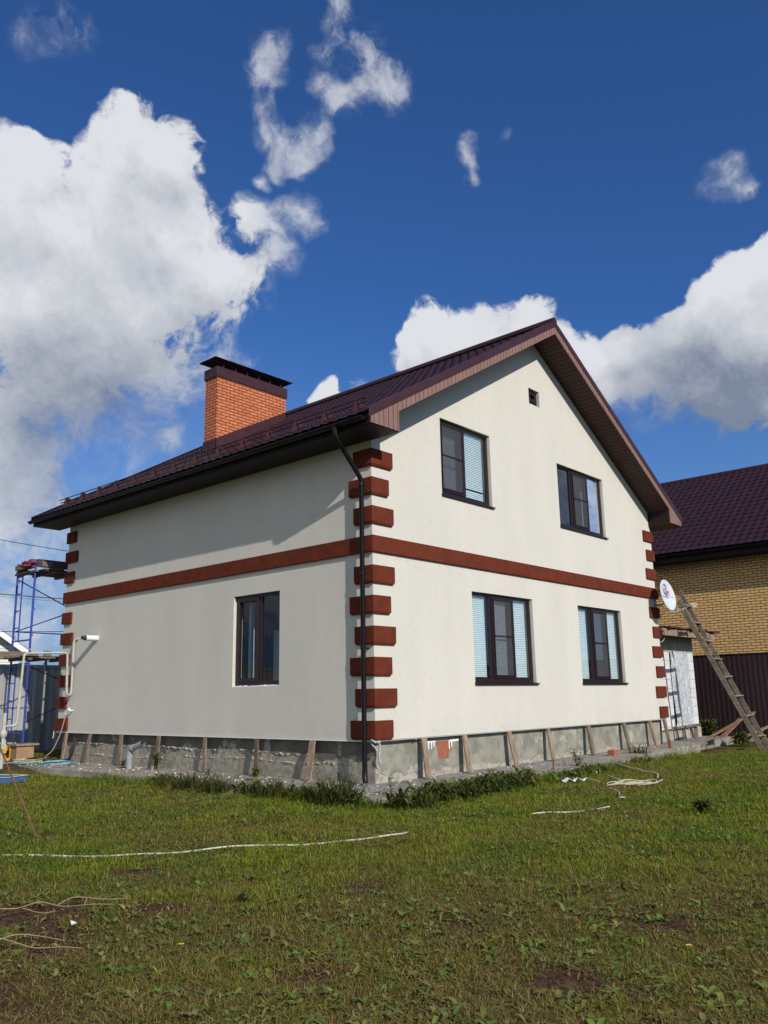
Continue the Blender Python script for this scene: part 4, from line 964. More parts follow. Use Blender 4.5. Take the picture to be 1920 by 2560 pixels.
decal([[(-.112+E0, E1+.052), (-.058+E0, E1+.074), (.008+E0, E1-.004), (-.036+E0, E1-.025)]], 'dish', 'emblem', .0085)
decal([circ(E0-.02, E1+.012, .024)], 'purple', 'emblem', .0095); decal([circ(E0-.02, E1+.012, .011)], 'dish', 'emblem', .0105)
decal([[(.0+E0, E1+.01), (.14+E0, E1-.025), (.10+E0, E1-.10), (-.02+E0, E1-.045)]], 'grey_print', 'emblem', .011)
decal([[(.004+E0, E1+.002), (.128+E0, E1-.030), (.094+E0, E1-.090), (-.012+E0, E1-.045)]], 'dish', 'emblem', .0125)
decal([[(.012+E0, E1-.008), (.100+E0, E1-.030), (.075+E0, E1-.075), (-.002+E0, E1-.044)]], 'red', 'emblem', .014)
cu_ = bpy.data.curves.new('lettering', 'FONT'); cu_.body = 'ТРИКОЛОР ТВ'; cu_.size = .080; cu_.align_x = 'CENTER'
tmp = bpy.data.objects.new('tmp', cu_); COL.objects.link(tmp); dg = bpy.context.evaluated_depsgraph_get(); me = bpy.data.meshes.new_from_object(tmp.evaluated_get(dg))
bpy.data.objects.remove(tmp)
for v in me.vertices:
    x, y = v.co.x, v.co.y-.07; v.co = DM @ Vector((x, y, surf(x, y)+.006))-ORG[t.name]
me.materials.clear(); me.materials.append(MT['grey_print']); lo = bpy.data.objects.new('lettering', me); COL.objects.link(lo); lo.parent = o
b = MB(); pa = DM @ Vector((0, -.42, .0)); pb = DM @ Vector((.0, -.40, .60)); pm = DM @ Vector((0, -.44, .30)); b.tube(bez([DM @ Vector((0, -.2, -.06)), DM @ Vector((0, -.43, -.02)), pm, pb], 6), .011, 8); b.tube([pm, pm+Vector((0, 0, -.09))], .012, 6)
arm = b.build('feed_arm', 'dish', t)
for dx_, in ((-.05,), (.05,)):
    b = MB(); a_ = pb+xx*dx_; b.tube([a_, a_-nrm*.06, a_-nrm*.075], [.030, .034, .02], 12); b.tube([a_+nrm*.0, a_+nrm*.05], .02, 8); b.box(a_.x-.02, a_.x+.02, a_.y-.03, a_.y+.01, a_.z-.07, a_.z-.02); b.build('receiver_head', 'cream', arm)
b = MB(); b.tube([(10.88, .0, 3.62), (10.88, -.16, 3.62), (10.80, -.34, 3.66), (10.72, -.40, 3.76)], .019, 8); b.box(10.80, 10.94, -.012, 0, 3.50, 3.76); b.box(10.66, 10.76, -.40, -.37, 3.70, 3.90); b.build('wall_bracket', 'galv', t)
b = MB(); b.tube(bez([(10.72, -.38, 3.50), (10.98, -.10, 3.35), (11.10, -.02, 3.20), (11.25, .0, 2.95), (11.30, .02, 2.80), (11.20, .05, 2.70), (11.02, .08, 2.70)]), .008, 6); b.build('cable', 'hose_white', t)

# ------------------------------------------------------------------ block porch with film-covered doorway
PY0 = .45
pc = thing('block_porch', (12.5, PY0, .1), 'unfinished white block porch with plastic film over its doorway', 'porch')
b = MB(); b.box(WID+.001, 12.50, PY0, PY0+.25, .43, 2.50); b.build('wall', 'block', pc, .004); b = MB(); b.box(13.72, 14.14, PY0, PY0+.25, .43, 2.50); b.box(13.9, 14.14, PY0+.24, 3.4, .43, 2.498); b.build('wall', 'block', pc, .004)
b = MB(); b.box(WID+.001, 14.16, PY0-.01, PY0+.26, 2.50, 2.93); b.build('shade_grey_lintel', 'concrete', pc)  # band coloured grey for the shade under the roof overhang
b = MB(); b.box(WID+.001, 14.18, PY0-.03, 3.4, -.1, .43); b.build('base', 'concrete', pc)
b = MB(); NX, NZ = 40, 60; V = []; rq = random.Random(8)
fx = lambda u, v: .03*math.sin(u*19+3*math.sin(v*3))+.02*math.sin(u*41+v*7)+.035*max(0, 1-v/.35)*math.sin(u*60+v*20)
for i in range(NX+1):
    for j in range(NZ+1):
        u, v = i/NX, j/NZ
        x = 12.50+1.20*u+(.16*(max(0, 1-v/.45))**2*u if 0 else .0)+.05*math.sin(v*5)*u*(1-v); y = PY0-.012-abs(fx(u, v)); z = .47+2.03*v-(.10*u*(1-v)**3)
        V.append((x, y, z))
b.add(V, [(i*(NZ+1)+j, i*(NZ+1)+j+1, (i+1)*(NZ+1)+j+1, (i+1)*(NZ+1)+j) for i in range(NX) for j in range(NZ)], True)
flm = b.build('plastic_film', 'film', pc)
b = MB()
b.box(13.66, 13.70, PY0-.02, PY0, .45, 2.5); b.build('film_batten', 'grey_wood', flm)
b = MB(); b.beam((WID+.05, PY0-.05, .40), (12.3, PY0-.06, .45), .05, .03); b.beam((12.3, PY0-.08, .47), (13.85, PY0-.10, .50), .10, .05)
b.beam((12.45, PY0-.08, .1), (12.40, PY0-.08, .46), .04, .03); b.beam((12.95, PY0-.08, .1), (12.90, PY0-.08, .46), .04, .03); b.beam((13.45, PY0-.10, .08), (13.35, PY0-.08, .46), .05, .04); b.build('threshold_board', 'grey_wood', pc)
b = MB(); rq = random.Random(6)
b.box(WID+.001, 14.55, -.10, -.06, 2.86, 3.04); ff = b.build('roof_fascia', 'tan_wood', pc)
for x in (12.05, 12.48, 13.5, 14.1): b = MB(); b.box(x, x+.05, -.115, -.10, 2.85, 3.05); b.build('fascia_cleat', 'bark', ff)
b = MB()
for k in range(18): x = 11.0+k*.205; b.box(x, x+.2, -.18+rq.uniform(-.06, .05), 3.4, 3.055+rq.uniform(0, .02), 3.075+rq.uniform(.005, .04))
b.build('roof_boards', 'rotten', pc)
b = MB(); b.box(WID+.001, 14.5, -.06, .44, 2.90, 2.93); b.build('roof_lining', 'dark_wood', pc)

# ladder leaning by the porch
lt = thing('wooden_ladder', (11.9, -2.05, -.03), 'long homemade grey wooden ladder leaning against the porch roof', 'ladder')
A0, A1 = Vector((11.62, -2.08, -.06)), Vector((11.85, -.10, 4.05)); off = Vector((.60, .04, 0)); d_ = (A1-A0).normalized(); side = off.normalized(); nn = side.cross(d_).normalized()
if nn.y > 0: nn = -nn                                  # towards the climber
b = MB(); b.beam(A0, A1-d_*.30, .034, .125, up=nn); b.build('rail', 'plank_y', lt, .004)
b = MB(); b.beam(A0+off+d_*.04, A1+off+d_*.10, .034, .115, up=nn); b.build('rail', 'plank_y', lt, .004)
L_ = (A1-A0).length; rl = random.Random(14)
for k in range(8):
    c = A0+d_*(.42+k*.53)+nn*.035; t2 = rl.uniform(-.02, .02)
    b = MB(); b.beam(c+side*.0, c+off+side*.045+Vector((0, 0, t2)), .125, .030); b.build('rung', 'tread_wood', lt, .003)

# ------------------------------------------------------------------ timber scraps, weeds and stumps by the maroon fence
rq = random.Random(21)
SP = [((12.7, .05, .0), (15.6, -.62, .80), .09, 'sloping pale timber propped on the scrap heap'), ((13.4, -.25, .02), (15.2, -.35, .62), .14, 'rough-barked slab board leaning on the scrap heap'), ((14.4, -.5, .08), (15.9, -.95, .42), .12, 'short broken board low in the scrap heap'), ((14.2, -.9, .05), (16.2, -.6, .30), .10, 'flat pale board at the front of the scrap heap'), ((14.8, -1.2, .02), (15.9, -.2, .55), .10, 'dark crossed board at the right of the scrap heap')]
for i, (a, c, w, lb) in enumerate(SP):
    b = MB(); b.beam(a, c, w, .035); tag(b.build('scrap_board', ('bark', 'bark', 'tan_wood', 'tan_wood', 'dark_wood')[i], org=a), lb, 'board', 'timber scraps by the maroon fence')
b = MB(); b.tube(bez([(11.2, -.55, .06), (12.0, -.52, .10), (12.8, -.4, .16), (13.3, -.30, .20)]), [.03]*24+[.022], 8) if 0 else b.beam((11.3, -.62, .06), (13.1, -.45, .22), .05, .05)
tag(b.build('fallen_pole', 'grey_wood', org=(11.3, -.6, .05)), 'thin grey pole lying low in the weeds right of the porch post', 'pole')
b = MB(); b.beam((11.93, -.32, -.02), (12.0, -.30, .56), .09, .07); b.beam((11.86, -.33, .535), (12.22, -.30, .56), .12, .03)
tag(b.build('wooden_post', 'grey_wood', org=(11.95, -.3, 0)), 'short grey post with a nailed cap board before the porch', 'post')

# ------------------------------------------------------------------ fences
FXm = 16.5
mf = thing('maroon_fence', (FXm, 4, 0), 'tall dark maroon corrugated metal fence in front of the yellow brick house', 'fence')
b = MB(); P = []; y = -13.0; k = 0
while y < 20: P += [(FXm, y), (FXm, y+.05), (FXm-.006, y+.07), (FXm-.006, y+.13)]; y += .15
V = [(x, yy, z) for x, yy in P for z in (.03, 2.52)]
b.add(V, [(2*i, 2*i+2, 2*i+3, 2*i+1) for i in range(len(P)-1)]); b.build('sheet', 'maroon', mf)
b = MB(); b.box(FXm-.03, FXm+.01, -13, 20, 2.50, 2.525); b.build('top_rail', 'maroon', mf)
gfn = thing('grey_fence', (2, 15, .1), 'tall grey profiled metal fence behind the blue scaffold', 'fence')
b = MB(); P = []; x = -14.0
while x < 16: P += [(x, 15), (x+.12, 15), (x+.14, 14.975), (x+.22, 14.975), (x+.24, 15)]; x += .25
V = [(xx_, yy, z) for xx_, yy in P for z in (.05, 2.52)]
b.add(V, [(2*i, 2*i+2, 2*i+3, 2*i+1) for i in range(len(P)-1)]); b.build('sheet', 'grey_sheet', gfn)
for x in (-11.5, -8.5, -5.5, -2.5, 1.9, 4.5): b = MB(); b.box(x-.04, x+.04, 14.90, 14.965, .0, 2.60); b.build('post', 'galv', gfn)
b = MB(); b.box(-14, 16, 14.955, 14.97, 2.44, 2.50); b.build('top_rail', 'grey_sheet', gfn)

# ------------------------------------------------------------------ neighbour house
NX0 = 20.0
nh = thing('neighbour_house', (NX0, 1, 0), 'yellow brick neighbour house with a huge dark burgundy tiled roof', 'house')
b = MB(); b.box(NX0, 30.5, -2.6, 16, -.1, 6.35); b.build('wall', 'ybrick', nh)
b = MB(); b.prism([(NX0, 6.35), (30.5, 6.35), (25.25, 10.0)], 1, -2.5, 15.9); b.build('gable', 'ybrick', nh)
b = MB(); nxe, nze, nxr, nzr = 19.35, 6.33, 25.25, 10.42
tile_slope(b, nxe, nze, nxr, nzr, -3.2, 16.6, wave=.28, row=.36, amp=.035, stepd=.030, spu=6, spv=4)
nr = b.build('roof', 'tile_n', nh); md = nr.modifiers.new('split', 'EDGE_SPLIT'); md.split_angle = math.radians(48)
b = MB(); b.add([(nxr, -3.2, nzr), (nxr, 16.6, nzr), (31.15, 16.6, nze), (31.15, -3.2, nze)], [(0, 1, 2, 3)]); b.build('roof', 'tile_n', nh)
b = MB(); b.tube([(nxr, -3.2, nzr+.02), (nxr, 16.6, nzr+.02)], .09, 10); b.build('ridge_cap', 'trim', nr)
b = MB(); b.box(19.42, 20.02, -3.1, 16.5, 6.02, 6.05); b.box(19.40, 19.42, -3.1, 16.5, 6.02, 6.32); b.build('soffit', 'fascia_dark', nh)
b = MB(); b.prism([(19.33+.07*math.cos(PI+PI*i/8), 6.28+.07*math.sin(PI+PI*i/8)) for i in range(9)], 1, -3.1, 16.5); b.build('gutter', 'black', nh)
b = MB(); b.box(19.95, 19.998, -2.6, 16, 5.97, 6.019); b.build('cornice_strip', 'galv', nh)

# white house far left
wh = thing('white_house', (3.4, 28, 0), 'white-sided house with a pale-edged gable roof beyond the grey fence', 'house')
wx0, wx1, wr, wz, wy = -.3, 7.3, 3.5, 3.75, 28
sl_ = .64; wrz = wz+sl_*(wx1-wr)
b = MB(); b.box(wx0, wx1, wy+.4, wy+9, 0, wz); b.prism([(wx0, wz), (wx1, wz), (wr, wrz)], 1, wy+.4, wy+9); b.build('wall', 'siding', wh)
rfw = MB()
for sx in (-1, 1):
    xe = wr+sx*(wx1-wr+.35); ze = wrz-sl_*(wx1-wr+.35); rfw.prism([(wr, wrz+.06), (xe, ze+.06), (xe, ze+.16), (wr, wrz+.16)], 1, wy-.05, wy+9.3)
rw = rfw.build('roof', 'dark_roof', wh)
b = MB()
for sx in (-1, 1):
    xe = wr+sx*(wx1-wr+.37); ze = wrz-sl_*(wx1-wr+.37); b.prism([(wr, wrz-.16), (xe, ze-.16), (xe, ze+.11), (wr, wrz+.11)], 1, wy-.09, wy-.055)
b.build('barge_board', 'white_trim', rw)
b = MB(); b.box(6.02, 6.30, wy+.32, wy+.40, 3.55, 4.15); b.box(3.2, 4.2, wy+.32, wy+.40, 1.2, 2.6); b.build('window', 'white_trim', wh)
# utility cables crossing behind the house
for (za, zb_, r, lb) in ((7.04, 6.93, .013, 'uppermost thin cable crossing the sky at the left'), (5.14, 5.14, .017, 'thicker cable crossing above the blue scaffold rungs'), (5.07, 5.03, .006, 'hair-thin cable just under the thicker one'), (3.84, 3.95, .014, 'lowest cable just above the white house roof')):
    P = []
    for i in range(25):
        f = i/24; x = -12+28*f; zz = za+(zb_-za)*(x-2.5)/2.5; zz = np.clip(zz, za-1.2, za+1.2)
        P.append((x, 20, float(zz)+.0045*(x-3.8)**2))
    b = MB(); b.tube(P, r, 6); tag(b.build('utility_cable', 'wire', org=(3, 20, za)), lb, 'cable', 'overhead cables')
for x in (-12.0, 16.0):
    up_ = thing('utility_pole', (x, 20, 0), 'utility pole carrying the overhead cables, %s' % ('left of the yard' if x < 0 else 'behind the white house with the corner blocks'), 'pole', 'utility poles')
    b = MB(); b.tube([(x, 20, 0), (x, 20, 8.6)], [.14, .09], 12); b.build('mast', 'concrete', up_)
    b = MB(); b.box(x-.04, x+.04, 19.4, 20.6, 8.0, 8.08); b.build('crossarm', 'galv', up_)

# ------------------------------------------------------------------ grass
CX, CY = CAM.x, CAM.y
def free(x, y):
    """True where turf can grow"""
    left = (x > -1.19+.05*np.sin(y*2.1)) & (y > -1.0) & (y < 11.4); front = (y > -1.36+.05*np.maximum(x, 0)*1.0+.06*np.sin(x*2.7)) & (x > -1.15) & (x < 14.6) & (y < 11)
    porch = (x > 10.9) & (y > -.4) & (x < 14.7); return ~(left | front | porch) & (x < 16.35) & (y < 14.8)
def scatter(n, rmin, rmax, amin, amax, power):
    u = RNG.random(n); e = 2-power
    r = (rmin**e+u*(rmax**e-rmin**e))**(1/e) if abs(e) > 1e-6 else rmin*(rmax/rmin)**u
    a = RNG.uniform(amin, amax, n); x = CX+r*np.sin(a); y = CY+r*np.cos(a); return x, y, r
def blades(n_in, n_out):
    ax = []
    x, y, r = scatter(n_in, 3.6, 24, yaw-.50, yaw+.50, 1.55); ax.append((x, y, r))
    x, y, r = scatter(n_out//2, 1.2, 20, yaw-1.5, yaw-.50, 1.3); ax.append((x, y, r)); x, y, r = scatter(n_out//2, 1.2, 22, yaw+.50, yaw+1.4, 1.3); ax.append((x, y, r))
    x = np.concatenate([a[0] for a in ax]); y = np.concatenate([a[1] for a in ax]); r = np.concatenate([a[2] for a in ax])
    di_ = dirtiness(x, y); k = free(x, y) & (RNG.random(len(x)) > di_*.93) & (RNG.random(len(x)) < .45+.9*fbm(x, y, 5.5, 50))
    x, y, r, di_ = x[k], y[k], r[k], di_[k]; n = len(x)
    dr_ = dryness(x, y); z = ground_z(x, y)
    clump = fbm(x, y, 3.0, 70)
    tall = (.022+.040*RNG.random(n)**1.5)*(.55+.95*fbm(x, y, 6.5, 12))+.12*np.clip(clump-.52, 0, 1)+.035*(RNG.random(n) < .03)
    edge = np.exp(-((x+1.35)/.18)**2)*(y > -1.3)*(y < 6.3)*(fbm(x, y, 1.6, 3) > .42)+np.exp(-((y+1.5-.05*x)/.20)**2)*(x > -1.4)*(x < 10)*(fbm(x, y, 1.5, 6) > .44)
    tall = tall*(1-.30*dr_)+edge*RNG.uniform(.05, .22, n)
    lying = RNG.random(n) < (.14+.34*dr_)
    w = RNG.uniform(.0011, .0030, n)*np.clip(r/6.5, 1, 2.2); w[lying] *= .8
    az = RNG.uniform(0, 2*PI, n); lean = RNG.uniform(.10, 1.25, n)*tall*(1+.8*fbm(x, y, 4, 77)); lean[lying] = RNG.uniform(.03, .075, lying.sum())
    hgt = tall*RNG.uniform(.6, 1, n); hgt[lying] = RNG.uniform(.004, .02, lying.sum())
    dx, dy = np.cos(az), np.sin(az); sx, sy = -dy, dx
    base = np.stack([x, y, z-.004], 1); base[lying, 2] += RNG.uniform(.008, .03, lying.sum())
    S_ = np.stack([sx*w, sy*w, 0*w], 1); D = np.stack([dx*lean, dy*lean, 0*w], 1); H = np.zeros((n, 3)); H[:, 2] = hgt
    v = np.empty((n, 5, 3)); v[:, 0] = base-S_; v[:, 1] = base+S_; v[:, 2] = base-S_*.8+D*.35+H*.6; v[:, 3] = base+S_*.8+D*.35+H*.6; v[:, 4] = base+D+H
    i0 = np.arange(n)*5
    F = np.stack([i0, i0+1, i0+3, i0+2, i0+2, i0+3, i0+4], 1).ravel()
    st = np.stack([np.arange(n)*7, np.arange(n)*7+4], 1).ravel(); tt = np.tile([4, 3], n)
    g1 = np.array([.130, .182, .015]); g2 = np.array([.235, .262, .026]); g3 = np.array([.068, .130, .015]); olive = np.array([.185, .125, .030]); straw = np.array([.34, .26, .115]); redb = np.array([.175, .080, .034])
    t = RNG.random((n, 1)); c = g1*(1-t)+g2*t
    m3 = (fbm(x, y, 1.1, 90)[:, None] > .52); c = np.where(m3 & (RNG.random((n, 1)) < .6), g3*(1+.6*t), c)
    dd = dr_[:, None]; c = c*(1-.65*dd)+olive*.65*dd
    sr = RNG.random(n) < (.05+.22*dr_); c[sr] = straw*RNG.uniform(.6, 1.15, (sr.sum(), 1))
    rb = RNG.random(n) < (.03+.30*np.clip(dr_-.45, 0, 1)+.3*di_); c[rb] = redb*RNG.uniform(.7, 1.6, (rb.sum(), 1))  # extra red-brown blades near the camera, partly imitating vignetting
    c[lying] = np.where(RNG.random((lying.sum(), 1)) < .45, straw*RNG.uniform(.5, 1.0, (lying.sum(), 1)), c[lying]*1.15)
    c = c*RNG.uniform(.75, 1.25, (n, 1))
    cc = np.repeat(c[:, None], 5, 1); cc[:, :2] *= .9
    return fast_mesh('grass', v.reshape(-1, 3), F, st, tt, cc.reshape(-1, 3), MT['grass'])
gr = blades(600000, 90000); tag(gr, 'short mown lawn with dry and brownish patches', 'grass', kind='stuff')

MT['grass_stem'] = plain('green_stem', (.09, .10, .035), .7); MT_stem = 'grass_stem'
# broad leaves
class Leaves:
    def __init__(s): s.v = []; s.f = []; s.st = []; s.tt = []; s.c = []; s.nl = 0
    def leaf(s, base, az, length, width, rise, col, curl=.3, seg=4):
        dx, dy = math.cos(az), math.sin(az); b0 = len(s.v)
        for i in range(seg+1):
            t = i/seg; w = width*math.sin(PI*min(.97, .10+t*.87))**.8; u = length*t
            z = base[2]+rise*length*math.sin(t*PI*.55)-curl*length*t*t*.5
            for k in (-1, 0, 1): s.v.append((base[0]+dx*u-dy*w*k*.5, base[1]+dy*u+dx*w*k*.5, z+(.10*w if k else -.05*w))); s.c.append(tuple(q*(1.12 if k == 0 else 1) for q in col))
        for i in range(seg):
            for k in range(2):
                a = b0+i*3+k; s.f += [a, a+1, a+4, a+3]; s.st.append(s.nl); s.tt.append(4); s.nl += 4
    def make(s, name, mat='leaf', org=None):
        o_ = np.array(org if org else (0, 0, 0))
        o = fast_mesh(name, np.array(s.v)-o_, np.array(s.f), np.array(s.st), np.array(s.tt), np.array(s.c), MT[mat]); o.location = o_; return o
def gcol(rq, dark=1): t = rq.random(); return tuple(dark*rq.uniform(.8, 1.2)*(a*(1-t)+b_*t) for a, b_ in zip((.080, .115, .022), (.190, .215, .055)))
Lv = Leaves(); rq = random.Random(31)
x, y, r = scatter(8500, 3.8, 16, yaw-.62, yaw+.62, 1.5)
ok = free(x, y) & (fbm(x, y, 1.3, 44)+.12*(r < 6.5) > .50) & (dirtiness(x, y) < .6); x, y, r = x[ok], y[ok], r[ok]
for a, c in zip(x, y):
    z = float(ground_z(a, c))+.008; nL = rq.randint(2, 6); L0 = rq.uniform(.025, .075); kind = rq.random(); a0 = rq.random()*6.28; cl = gcol(rq)
    if rq.random() < .07: cl = (.20, .17, .06)
    for k in range(nL): Lv.leaf((a, c, z), a0+k*6.283/nL+rq.uniform(-.3, .3), L0*rq.uniform(.7, 1.1), L0*(.22 if kind < .5 else .45), rq.uniform(.15, .7), cl, rq.uniform(.1, .5), 3)
tag(Lv.make('lawn_weeds'), 'low broad-leaved weeds scattered through the lawn', 'weeds', kind='stuff')
# ragged weeds on the apron edge
Lv = Leaves(); rq = random.Random(33)
for k in range(1500):
    if rq.random() < .18: c = rq.uniform(-1.2, 5.8); a = -1.26+rq.uniform(-.16, .06)
    else: a = abs(rq.gauss(0, 1))*3.8-1.2; c = -1.40+.05*a+rq.gauss(-.06, .12)
    if a > 12.5 or fbm(a, c, 1.1, 61) < (.45 if a < 1.2 else .53): continue
    z = float(ground_z(a, c)); cl = gcol(rq, rq.uniform(.4, .85)); h = rq.uniform(.5, 1)*(1.5 if -1.6 < a < 3 else 1)
    for q_ in range(rq.randint(4, 9)): Lv.leaf((a+rq.uniform(-.03, .03), c+rq.uniform(-.03, .03), z+rq.uniform(0, .10)*h), rq.random()*6.28, rq.uniform(.05, .14)*h, rq.uniform(.012, .042)*h, rq.uniform(.3, 1.1), cl, rq.uniform(.2, .7), 4)
for k in range(330):                                  # thickest round the near corner
    a = rq.uniform(-1.35, 1.1); c = -1.42+.05*a-abs(rq.gauss(0, .13)); z = float(ground_z(a, c)); cl = gcol(rq, rq.uniform(.4, .8)); h = rq.uniform(.7, 1.35)
    for q_ in range(rq.randint(4, 8)): Lv.leaf((a+rq.uniform(-.04, .04), c+rq.uniform(-.04, .04), z+rq.uniform(0, .10)*h), rq.random()*6.28, rq.uniform(.07, .17)*h, rq.uniform(.016, .05)*h, rq.uniform(.3, 1.2), cl, rq.uniform(.2, .8), 4)
tag(Lv.make('edge_weeds'), 'ragged green weeds along the edge of the concrete apron', 'weeds', kind='stuff')
def tuft(x, y, n, h, spread, label, seed):
    Lv = Leaves(); rq = random.Random(seed); z = float(ground_z(x, y))
    for k in range(n):
        az = rq.random()*6.28; L = h*rq.uniform(.6, 1.3); cl = gcol(rq, .42)
        Lv.leaf((x+rq.gauss(0, spread), y+rq.gauss(0, spread), z), az, L*.85, rq.uniform(.009, .018), rq.uniform(.8, 1.6), cl, rq.uniform(.5, 1.4), 6)
    tag(Lv.make('grass_tuft', org=(x, y, z)), label, 'grass tuft', 'long grass tufts by the apron')
tuft(-1.36, 3.6, 90, .20, .10, 'low tuft of long grass below the fourth board of the shaded wall', 1)
tuft(-1.42, 2.9, 200, .24, .16, 'wide tuft of long grass at the apron edge under the side window', 2)
tuft(-1.45, 2.2, 200, .24, .15, 'arching tuft of long grass just right of the wide one', 3)
tuft(-1.42, .85, 150, .24, .10, 'tuft of long grass round the slanting dark peg', 4)
tuft(-1.42, -.55, 260, .34, .13, 'tallest dark grass tuft in front of the downpipe', 5)
tuft(-1.05, -1.75, 160, .22, .14, 'grass tuft just in front of the near apron corner', 6)
tuft(.2, -1.55, 120, .2, .12, 'grass tuft right of the near apron corner', 7)
tuft(7.7, -.75, 110, .30, .09, 'fresh upright grass tuft right of the loose brick', 8)
def weed(x, y, n, h, label, seed, lw=.02, dark=.8, z0=None):
    t = thing('weed_plant', (x, y, 0), label, 'weed', 'single weeds'); rq = random.Random(seed); Lv = Leaves(); st = MB(); z = float(ground_z(x, y)) if z0 is None else z0
    ns = max(2, n//10)
    for s_ in range(ns):
        ax_, ay_ = rq.gauss(0, .25), rq.gauss(0, .25); P = [(x+ax_*h*f*f, y+ay_*h*f*f, z+h*f) for f in (0, .3, .6, 1)]; st.tube(P, [.004, .0035, .003, .0015], 5)
        for k in range(n//ns):
            f = rq.uniform(.12, 1); cl = gcol(rq, dark); Lv.leaf((x+ax_*h*f*f, y+ay_*h*f*f, z+h*f), rq.random()*6.28, rq.uniform(.5, 1.1)*lw*4.2*(1.25-f*.6), lw, rq.uniform(.1, .8), cl, rq.uniform(.3, .9), 4)
    l_ = Lv.make('leaves', org=(0, 0, 0)); 
    me = l_.data; co = np.empty(len(me.vertices)*3, np.float32); me.vertices.foreach_get('co', co); co = co.reshape(-1, 3)-np.array([x, y, 0]); me.vertices.foreach_set('co', co.ravel().astype(np.float32)); me.update(); l_.parent = t
    st.build('stem', MT_stem, t)
weed(4.35, -1.10, 150, .42, 'bushy upright weed beside the arching conduit', 41, .022)
weed(1.35, -1.20, 46, .30, 'thin weed with narrow leaves standing before the second front board', 42, .022)
weed(2.05, -1.35, 60, .22, 'leafy weed low on the apron before the paint patch', 43, .028)
weed(-.55, 2.25, 70, .20, 'brownish weed growing on the apron by the wide tan board', 44, .03, .9, .09)
weed(-.42, 3.75, 26, .10, 'small brown weed on the apron between two grey boards', 45, .02, .8, .09)
weed(-.22, 5.75, 60, .30, 'dark leafy weed beside the knotty board by the drain', 46, .04, .55, .09)
weed(-.25, 6.9, 36, .12, 'small weed at the foot of the grey drain pipe', 47, .03, .8, .09)
weed(-.85, -1.05, 40, .24, 'straggly weed left of the near foundation corner', 48, .02, .8, .08)
weed(-.35, -1.35, 34, .30, 'thin seeding weed at the near apron corner', 49, .012, .9)
weed(.35, -1.30, 40, .28, 'second thin seeding weed right of the near corner', 50, .014, .9)
weed(14.6, .35, 220, .62, 'dark bushy weed against the maroon fence beside the porch', 51, .07, .5)
weed(13.3, -.95, 160, .30, 'spreading dark weed before the timber scraps', 52, .07, .55)
weed(14.4, -1.6, 160, .26, 'spreading dark weed right of the timber scraps', 53, .07, .5)
weed(.55, -4.9, 120, .12, 'low dark weed patch on the lawn at the far right', 54, .035, .55)
weed(-5.85, -4.05, 14, .09, 'dark tuft beside the brown bare patch in the middle of the lawn', 55, .02, .35)

# dry vines, dead leaves, soil clods, dandelions
def vine(label, paths, seed, x0):
    rq = random.Random(seed); b = MB()
    for P in paths:
        Q = bez([(a, c, float(ground_z(a, c))+.02+h) for a, c, h in P], 7); b.tube(Q, [.0048*(1-.5*i/len(Q)) for i in range(len(Q))], 6)
    tag(b.build('dry_vine', 'vine', org=(x0[0], x0[1], 0)), label, 'dry vine', 'dry vines on the bare soil')
vine('dry pale vine lying along the back of the bare soil at the left', [[(-7.42, -3.05, .01), (-7.25, -3.02, .05), (-7.1, -3.1, .04), (-6.95, -3.14, .06), (-6.82, -3.22, .02), (-6.68, -3.40, .03), (-6.52, -3.50, .01)],
     [(-6.85, -3.2, .03), (-6.7, -3.15, .05), (-6.55, -3.3, .03), (-6.42, -3.38, .02)], [(-7.05, -3.1, .03), (-7.0, -3.28, .02), (-6.93, -3.33, .03)], [(-6.72, -3.34, .03), (-6.65, -3.25, .05), (-6.60, -3.18, .02)]], 1, (-7, -3.1))
vine('dry pale vine at the left edge on the nearer bare soil', [[(-7.78, -3.75, .02), (-7.60, -3.78, .07), (-7.50, -3.88, .05), (-7.42, -4.02, .02), (-7.30, -4.14, .02), (-7.2, -4.2, .0)], [(-7.56, -3.8, .04), (-7.42, -3.78, .05), (-7.30, -3.82, .03), (-7.2, -3.98, .01)]], 2, (-7.5, -3.8))
Lv = Leaves(); rq = random.Random(77)
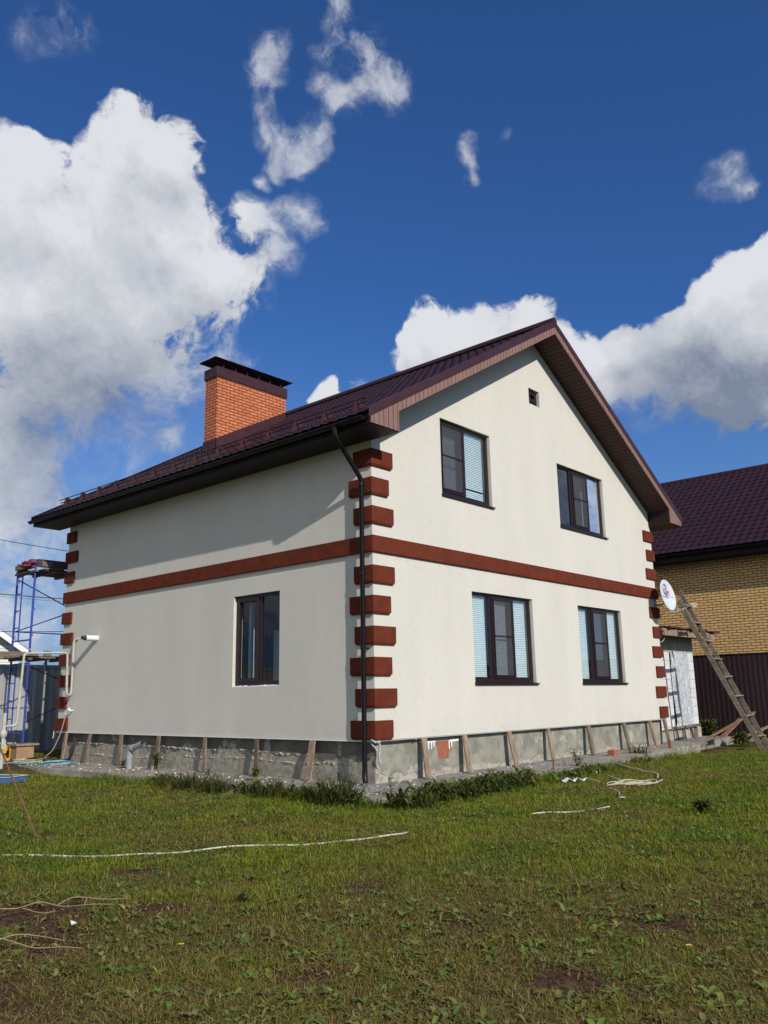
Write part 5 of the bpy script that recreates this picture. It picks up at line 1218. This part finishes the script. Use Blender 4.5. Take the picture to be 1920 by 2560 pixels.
for k in range(230):
    cx_, cy_, rr_ = DIRT[rq.choice((0, 0, 1, 1, 2, 8, 12))]; a = rq.gauss(cx_, rr_*.6); c = rq.gauss(cy_, rr_*.6); g_ = rq.uniform(.5, 1.1)
    Lv.leaf((a, c, float(ground_z(a, c))+.015), rq.random()*6.28, rq.uniform(.02, .07), rq.uniform(.01, .035), rq.uniform(.1, .6), (.30*g_, .215*g_, .095*g_), rq.uniform(.1, .8), 4)
tag(Lv.make('dead_leaves'), 'dead straw-coloured leaves on the bare soil', 'dead leaves', kind='stuff')
b = MB(); rq = random.Random(78)
for k in range(1300):
    cx_, cy_, rr_ = DIRT[rq.randrange(len(DIRT))]; a = rq.gauss(cx_, rr_*.5); c = rq.gauss(cy_, rr_*.5)
    if not bool(free(np.array(a), np.array(c))): continue
    s_ = rq.uniform(.003, .012)*(1.6 if rq.random() < .06 else 1); M_ = Matrix.Translation((a, c, float(ground_z(a, c))+s_*.4)) @ Matrix.Rotation(rq.random()*6, 4, (rq.random(), rq.random(), 1)) @ Matrix.Diagonal((s_, s_*.8, s_*.6, 1))
    vs = [M_ @ Vector(p) for p in ((1, 0, 0), (-1, .1, 0), (0, 1, .1), (.1, -1, 0), (0, 0, 1), (0, .1, -1))]
    b.add(vs, [(0, 2, 4), (2, 1, 4), (1, 3, 4), (3, 0, 4), (2, 0, 5), (1, 2, 5), (3, 1, 5), (0, 3, 5)])
tag(b.build('soil_clods', plain('soil_clods', (.075, .042, .028), 1, var=.5, scale=30)), 'small reddish soil clods on the bare patches', 'soil', kind='stuff')
for (a, c, lb) in ((-6.86, -4.71, 'yellow dandelion flower in the grass near the bare soil'), (-5.04, -7.02, 'orange-yellow dandelion flower low at the right of the lawn')):
    t = thing('dandelion', (a, c, float(ground_z(a, c))), lb, 'flower', 'dandelions on the lawn'); z = float(ground_z(a, c)); b = MB()
    for i in range(22):
        az = i*2.4; rr_ = .014*(i/22)**.5+.004; V = [(a+.002*math.cos(az), c+.002*math.sin(az), z+.052), (a+rr_*math.cos(az-.25), c+rr_*math.sin(az-.25), z+.056), (a+rr_*1.25*math.cos(az), c+rr_*1.25*math.sin(az), z+.055), (a+rr_*math.cos(az+.25), c+rr_*math.sin(az+.25), z+.056)]
        b.add(V, [(0, 1, 2, 3)])
    b.build('petals', 'flower', t); b = MB(); b.tube([(a, c, z), (a+.003, c, z+.052)], .0018, 5); b.build('stem', 'grass_stem', t)
